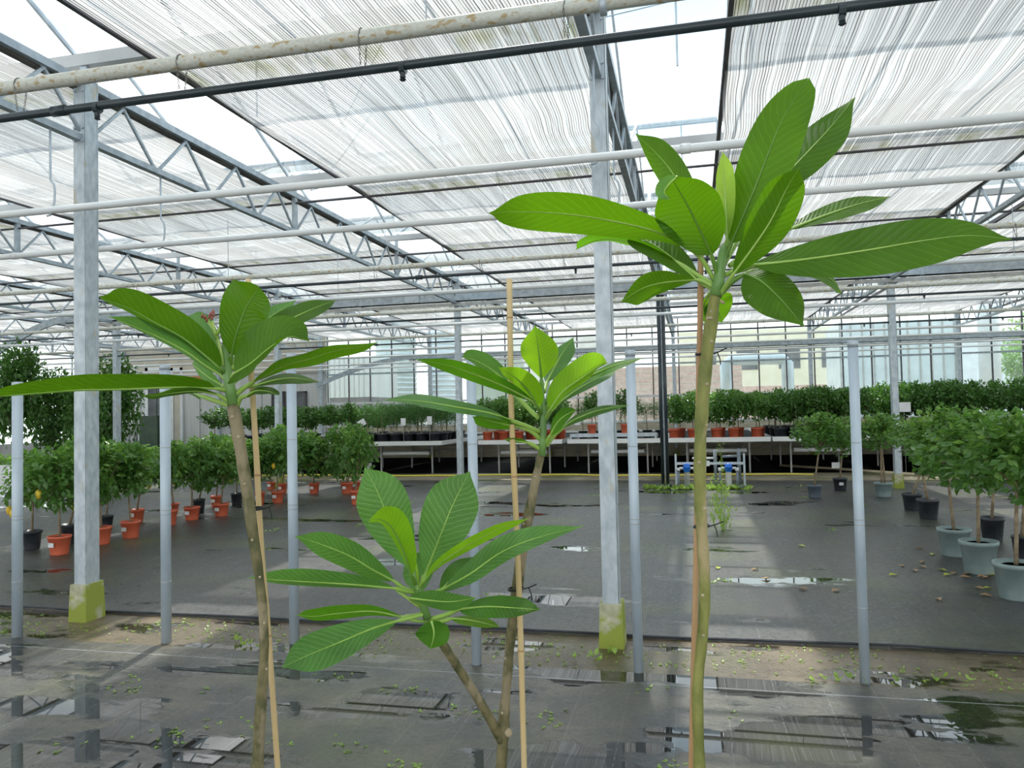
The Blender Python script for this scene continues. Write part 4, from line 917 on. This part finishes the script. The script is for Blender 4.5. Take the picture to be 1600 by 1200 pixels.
# --- right plant
D = 1.3
P4 = plant('tall plumeria plant at right with widest dark leaves and olive stem', 1093, 1190, D)
e_ = stem(P4, [(1128,398,12),(1124,435,15),(1117,462,16),(1112,500,20),(1104,560,20),(1097,640,20),(1094,700,19),(1094,780,19),(1098,850,18),(1101,930,18),(1097,1000,17),(1090,1080,17),(1093,1200,18)], BARK4, D, nodes=11); plpot(P4, e_)
MB().tube([pix(x, y, D-.004)-P4.location for x, y in ((1118,462),(1123,440),(1126,415),(1130,392),(1134,380))], [9.5*D/FPX,9.2*D/FPX,8*D/FPX,6.5*D/FPX,4*D/FPX], 12).obj('green_tip', GREENSTEM, P4, True)
L = [ # root, mid, aL, aR, mat, d0, d1, s, kw
 ([(1117,440),(1100,410),(1088,396)], [(1075,386),(1026,362),(956,345),(882,334),(805,331),(764,333)], 27, 28, LDARK, D-.02, D-.10, 1, dict(m=.6,W=38)),
 ([(1118,452),(1103,446)], [(1092,440),(1064,415),(1033,390),(1003,372),(985,362)], 18, 20, LDARK, D+.02, D+.12, -1, dict(W=30)),
 ([(1118,445),(1090,430)], [(1060,410),(1010,386),(956,374),(924,378),(900,390)], 5, 9, LMID, D+.05, D+.2, 1, dict(W=26)),
 ([(1114,448),(1100,440)], [(1087,437),(1040,441),(1005,450),(970,472)], 19, 17, LDARK, D+.01, D-.05, 1, dict(W=26, m=.6)),
 ([(1120,420)], [(1108,392),(1085,335),(1054,275),(1026,240),(993,209)], 22, 20, LDARK, D+.06, D+.2, 1, dict(W=28)),
 ([(1122,442),(1118,420)], [(1112,398),(1095,362),(1076,324),(1060,296),(1048,276)], 48, 42, LDARK, D-.02, D-.10, 1, dict(W=46, m=.53, q=.62, curl=-.4, blunt=True, rd=True)),
 ([], [(1058,276),(1046,287),(1038,300),(1046,312)], 3, 13, LPALE, D-.10, D-.12, 1, dict(W=14)),
 ([(1134,400)], [(1136,372),(1135,340),(1133,300),(1131,265),(1129,236)], 12, 14, LNEW, D-.01, D+.0, 1, dict(W=17)),
 ([(1136,400)], [(1140,375),(1145,345),(1150,310),(1150,285)], 4, 5, LNEW, D+.02, D+.03, 1, dict(W=10)),
 ([(1127,420),(1134,400)], [(1143,380),(1158,346),(1180,293),(1202,236),(1226,180),(1264,122)], 36, 38, LDARK, D-.01, D-.06, 1, dict(W=44, m=.6, q=.46, blunt=True, rd=True)),
 ([(1130,415),(1142,395)], [(1156,369),(1204,298),(1247,253),(1292,205),(1336,152)], 26, 29, LDARK, D+.04, D+.14, 1, dict(W=32, m=.62)),
 ([(1124,464),(1133,448)], [(1146,428),(1179,383),(1204,345),(1230,293),(1249,262)], 29, 30, LDARK, D-.04, D-.12, -1, dict(W=34)),
 ([(1140,415),(1180,388)], [(1232,359),(1285,338),(1338,320),(1391,307)], 13, 13, LDARK, D+.06, D+.18, 1, dict(W=20)),
 ([(1128,432),(1150,422)], [(1175,414),(1236,408),(1303,399),(1373,388),(1443,376),(1513,368),(1581,374)], 33, 36, LDARK, D-.03, D-.16, 1, dict(W=44, m=.55)),
 ([(1128,458),(1145,440)], [(1164,428),(1190,440),(1222,470),(1256,510)], 28, 34, LDARK, D-.02, D-.08, 1, dict(W=40, m=.5, rd=True)),
 ([(1130,450),(1150,435)], [(1178,422),(1230,418),(1270,424),(1300,438),(1316,460)], 4, 10, LDARK, D+.02, D+.10, 1, dict(W=24)),
 ([], [(1117,462),(1122,480),(1128,504)], 22, 20, LDARK, D+.05, D+.07, 1, dict(W=26, m=.4)),
 ([(1120,448)], [(1106,462),(1100,480),(1104,505)], 8, 8, LDARK, D+.03, D+.07, 1, dict(W=14)),
 ([(1128,430),(1150,425)], [(1180,415),(1205,420),(1228,434)], 8, 10, LDARK, D+.03, D+.09, 1, dict(W=18)),
]
def mk(pl, L, dr):
    for i, (root, mid, aL, aR, m_, d0, d1, s_, kw) in enumerate(L): leaf(pl, root, mid, aL, aR, m_, d0, d1, s_, seed=i, dr=dr, rib=(LRIBD if kw.pop('rd', False) else LRIB), **kw)
mk(P4, L, D)
q = MB()
for a, b in (((1112,497),(1105,497)), ((1126,470),(1131,474))): q.tube([pix(*a, D-.02)-P4.location, pix(*b, D-.025)-P4.location], 2.2*D/FPX, 6)
q.obj('leaf_scar', SCAR, P4)
stake([(1095,393),(1094,500),(1092,600),(1089,800),(1085,1000),(1080,1200)], D+.035, 9, BAMDARK, 'brown bamboo cane tied behind the right plant')
tie(1096, 822, D+.01, 12, 'black wire tie midway on the right plant stem'); tie(1100, 553, D+.012, 13, 'black wire tie high on the right plant stem')

# --- left plant
D = 1.45
P1 = plant('tall plumeria plant at left with long drooping leaf and flower buds', 404, 1190, D)
e_ = stem(P1, [(352,545,10),(355,575,13),(360,610,16),(367,650,19),(374,690,19),(385,760,18),(396,840,17),(406,910,15),(412,975,14),(412,1040,15),(407,1110,18),(402,1200,19)], BARK, D, nodes=9, seed=3); plpot(P1, e_)
MB().tube([pix(x, y, D-.005)-P1.location for x, y in ((365,632),(359,606),(355,580),(352,555),(350,535))], [9.3*D/FPX,8.6*D/FPX,7.2*D/FPX,5.5*D/FPX,3*D/FPX], 12).obj('green_tip', GREENSTEM, P1, True)
L = [
 ([(350,584)], [(344,576),(320,555),(286,528),(244,505),(202,482),(170,470),(155,463)], 6, 30, LDARK, D-.03, D-.10, 1, dict(W=34, m=.48, rd=True)),
 ([(351,592)], [(346,586),(320,570),(292,550),(255,530),(212,511),(168,494)], 5, 19, LPALE, D-.0, D-.02, 1, dict(W=32, m=.5)),
 ([(350,578)], [(345,570),(325,540),(308,516),(290,494)], 20, 24, LPALE, D+.05, D+.14, 1, dict(W=28)),
 ([(352,604)], [(348,602),(330,592),(314,580),(300,568)], 10, 13, LPALE, D+.04, D+.13, 1, dict(W=22)),
 ([(358,572)], [(362,556),(369,524),(384,482),(397,462),(404,447)], 35, 32, LDARK, D-.01, D-.06, 1, dict(W=37, m=.58, q=.6, blunt=True, rd=True)),
 ([(362,575)], [(382,540),(400,516),(424,494),(462,469)], 15, 15, LPALE, D+.05, D+.16, 1, dict(W=24, q=.6)),
 ([(362,578),(380,552)], [(400,530),(436,508),(470,491),(500,478),(525,469)], 16, 12, LDARK, D+.03, D+.12, 1, dict(W=30, m=.42)),
 ([(361,592)], [(366,584),(392,568),(422,543),(452,526),(483,533)], 37, 9, LDARK, D-.04, D-.14, 1, dict(W=42, m=.38, q=.5)),
 ([(361,612),(348,609)], [(338,607),(276,605),(191,608),(127,609),(74,613),(0,619),(-30,622)], 2, 21, LDARK, D-.03, D-.22, 1, dict(W=34, m=.42)),
 ([(366,630),(352,624)], [(340,616),(307,611),(270,614),(245,618),(220,618)], 4, 6, LDARK, D-.02, D-.12, 1, dict(W=22)),
 ([(364,636),(335,626)], [(312,618),(295,610),(272,603)], 6, 7, LPALE, D+.03, D+.12, 1, dict(W=18)),
 ([(368,618),(382,606)], [(396,597),(422,582),(446,570),(482,561),(520,549),(560,542),(590,535)], 9, 11, LDARK, D-.02, D-.12, -1, dict(W=28, wav=.15)),
 ([(370,614),(384,604)], [(398,603),(430,594),(460,591),(500,597)], 7, 8, LDARK, D+.02, D+.08, 1, dict(W=24, wav=.15)),
 ([(371,634),(376,622)], [(384,619),(400,611),(420,612),(436,618)], 6, 6, LDARK, D-.02, D-.05, 1, dict(W=16, wav=.15)),
 ([(362,600)], [(375,588),(388,575),(402,558)], 4, 7, LLIME, D+.03, D+.06, 1, dict(W=10)),
]
mk(P1, L, D)
q = MB()
for pts in ([(349,572),(344,545),(336,518),(331,502)], [(340,530),(334,515),(324,500)], [(338,524),(343,515),(345,508)]): q.tube([pix(x, y, D-.01)-P1.location for x, y in pts], [3.6*D/FPX]+[2.6*D/FPX]*(len(pts)-1), 7)
q.obj('flower_stalk', noisy('flower_stalk', (.38,.55,.12),(.50,.66,.2),10,.4), P1, True)
q = MB()
for x, y in ((331,497),(327,495),(334,492),(323,500),(329,491),(320,496),(333,487),(316,494),(345,505)): q.tube([pix(x, y+3, D-.012)-P1.location, pix(x, y, D-.014)-P1.location, pix(x+.5, y-4, D-.014)-P1.location], [1.2*D/FPX, 2.2*D/FPX, .8*D/FPX], 6)
q.obj('flower_buds', noisy('flower_bud', (.28,.06,.05),(.42,.14,.10),20,.5), P1, True)
stake([(388,436),(392,570),(400,700),(408,850),(420,1000),(434,1200)], D+.045, 9, BAMBOO, 'pale bamboo cane beside the left plant')
tie(397, 795, D+.02, 15, 'black wire tie holding the left plant to its cane')

# --- centre plant, two stems
D3, D2 = 1.9, 1.72
P3 = plant('forked plumeria plant in the centre with two leafy crowns', 783, 1190, D3)
e_ = stem(P3, [(848,640,8),(849,665,10),(847,700,11),(838,745,13),(829,790,16),(817,850,17),(808,920,18),(799,985,16),(794,1040,15),(789,1100,16),(786,1140,20),(785,1170,17),(783,1200,17)], BARK, D3, nodes=6, seed=5); plpot(P3, e_)
stem2 = crom([(x, y, w) for x, y, w in [(650,895,8),(655,925,11),(668,965,13),(690,1003,14),(715,1042,14),(745,1088,14),(768,1128,15),(785,1158,17)]], 24)
dd = lambda y: D2+(D3-D2)*max(0, min(1, (y-895)/(1158-895)))
P = [pix(p.x, p.y, dd(p.y)) for p in stem2]; MB().tube([p-P3.location for p in P], [p.z/2*depth(P[i])/FPX for i, p in enumerate(stem2)], 12).obj('stem', BARK, P3, True)
MB().tube([pix(x, y, D3-.004)-P3.location for x, y in ((847,712),(848,690),(849,668),(849,645),(848,625),(848,605))], [5.6*D3/FPX,5.6*D3/FPX,5.4*D3/FPX,4.6*D3/FPX,3.4*D3/FPX,1.5*D3/FPX], 12).obj('green_tip', GREENSTEM, P3, True)
MB().tube([pix(x, y, D2-.004)-P3.location for x, y in ((668,966),(660,942),(653,920),(648,902),(645,885))], [6.8*D2/FPX,6.4*D2/FPX,5.8*D2/FPX,4.8*D2/FPX,2.6*D2/FPX], 12).obj('green_tip', GREENSTEM, P3, True)
q = pix(793,1143,D3-.012)-P3.location; MB().tube([q, q-FW*.012+RT*.004, q-FW*.013+RT*.004], [.010,.009,.004], 10).obj('cut_knob', SCAR, P3, True)
L3 = [
 ([(845,640)], [(835,628),(795,607),(750,588),(700,571),(648,561)], 11, 11, LMID, D3-.04, D3-.16, 1, dict(W=20)),
 ([(842,654),(825,638)], [(806,617),(790,596),(765,575),(740,562),(722,558)], 11, 15, LPALE, D3+.03, D3+.16, 1, dict(W=20)),
 ([(846,648)], [(841,636),(825,610),(805,590),(778,574)], 9, 19, LLIME, D3-.04, D3-.10, 1, dict(W=22, m=.45, rd=True)),
 ([(847,610)], [(846,592),(844,570),(841,545),(836,509)], 25, 27, LLIME, D3-.0, D3-.04, 1, dict(W=28, m=.62, rd=True)),
 ([(850,612)], [(854,598),(865,577),(878,553),(896,527)], 13, 15, LPALE, D3+.04, D3+.14, 1, dict(W=20, q=.6)),
 ([(853,655)], [(860,640),(880,612),(910,590),(935,573),(949,568)], 26, 7, LLIME, D3-.05, D3-.16, 1, dict(W=27, m=.5, q=.5)),
 ([(852,640),(880,610)], [(905,595),(935,582),(962,571),(1006,559)], 5, 7, LMID, D3-.02, D3-.1, 1, dict(W=14)),
 ([(852,650)], [(870,632),(900,610),(935,590),(962,579)], 7, 8, LPALE, D3+.03, D3+.12, 1, dict(W=16)),
 ([(846,676),(820,665)], [(795,656),(762,645),(700,634),(650,626),(598,625)], 8, 10, LPALE, D3-.06, D3-.24, -1, dict(W=22)),
 ([(846,688),(830,674)], [(812,667),(785,662),(760,656),(738,651)], 11, 9, LMID, D3-.03, D3-.1, 1, dict(W=18)),
 ([(846,703),(834,696)], [(826,692),(808,689),(787,686)], 3, 4, LMID, D3-.02, D3-.05, 1, dict(W=9)),
 ([(852,694)], [(860,680),(870,662),(882,650),(901,640)], 10, 10, LMID, D3-.02, D3-.08, 1, dict(W=16)),
 ([(853,697),(866,680)], [(880,668),(900,655),(937,641),(983,633)], 6, 6, LMID, D3+.02, D3+.02, 1, dict(W=18)),
]
mk(P3, L3, D3)
L2 = [
 ([(648,906)], [(642,888),(625,850),(606,808),(589,767),(570,731)], 35, 36, LPALE, D2+.02, D2+.06, 1, dict(W=38, m=.62, q=.55)),
 ([(650,915)], [(643,900),(631,862),(612,824),(595,812),(578,811)], 9, 24, LLIME, D2-.04, D2-.12, 1, dict(W=28, m=.6, q=.5, rd=True)),
 ([(655,915)], [(664,898),(684,848),(708,788),(734,737)], 38, 36, LPALE, D2+.02, D2+.06, 1, dict(W=38, m=.62, q=.55)),
 ([(654,918)], [(664,905),(690,878),(734,850),(785,824),(826,810)], 8, 8, LLIME, D2-.03, D2-.10, -1, dict(W=24)),
 ([(662,938),(680,926)], [(694,920),(736,896),(785,862),(840,840),(912,822)], 20, 14, LPALE, D2-.02, D2-.08, 1, dict(W=28, m=.5)),
 ([(660,935)], [(687,924),(710,902),(732,884),(748,868)], 18, 22, LMID, D2+.04, D2+.12, 1, dict(W=26)),
 ([(652,925),(632,920)], [(616,908),(582,890),(545,868),(500,850),(461,838)], 18, 20, LPALE, D2+.0, D2-.02, 1, dict(W=28, m=.55)),
 ([(650,926),(632,923)], [(616,919),(549,913),(481,909),(431,906),(387,903)], 6, 17, LPALE, D2-.03, D2-.12, 1, dict(W=27, m=.5)),
 ([(668,958),(645,964)], [(622,970),(582,982),(532,1003),(481,1024),(441,1043)], 25, 27, LPALE, D2-.04, D2-.16, -1, dict(W=32, m=.66, q=.5)),
 ([(665,958),(648,962)], [(630,964),(582,955),(532,958),(491,963),(463,961)], 8, 11, LMID, D2+.02, D2+.06, 1, dict(W=22, wav=.15)),
 ([(660,946)], [(640,934),(672,938),(705,940),(745,934)], 14, 12, LPALE, D2-.06, D2-.12, -1, dict(W=24)),
 ([(672,968),(698,960)], [(718,952),(760,948),(805,950),(845,953)], 16, 15, LMID, D2-.04, D2-.14, 1, dict(W=26, m=.5)),
 ([(674,970),(692,970)], [(705,966),(740,970),(782,980)], 8, 8, LLIME, D2-.02, D2-.08, 1, dict(W=16)),
 ([], [(674,970),(678,990),(673,1014)], 22, 26, LMID, D2-.03, D2-.05, 1, dict(W=28, m=.5, q=.5)),
 ([], [(660,924),(652,895),(640,862)], 20, 24, LPALE, D2+.06, D2+.1, 1, dict(W=28)),
 ([], [(653,922),(648,895),(646,868)], 4, 5, LNEW, D2-.01, D2-.0, 1, dict(W=7)),
]
mk(P3, L2, D2)
q = MB(); q.tube([pix(x, y, D2)-P3.location for x, y in ((667,955),(645,940),(620,922))], [3.4*D2/FPX,3*D2/FPX,2.6*D2/FPX], 7); q.tube([pix(x, y, D2)-P3.location for x, y in ((672,972),(650,970),(640,968))], [2.6*D2/FPX]*3, 7); q.obj('petiole', LRIB, P3, True)
stake([(796,436),(797,520),(799,640),(805,780),(811,920),(815,1050),(819,1200)], D3-.04, 9, BAMBOO, 'pale bamboo cane in front of the centre plant')
tie(806, 920, D3-.02, 12, 'black wire tie on the centre plant stem')
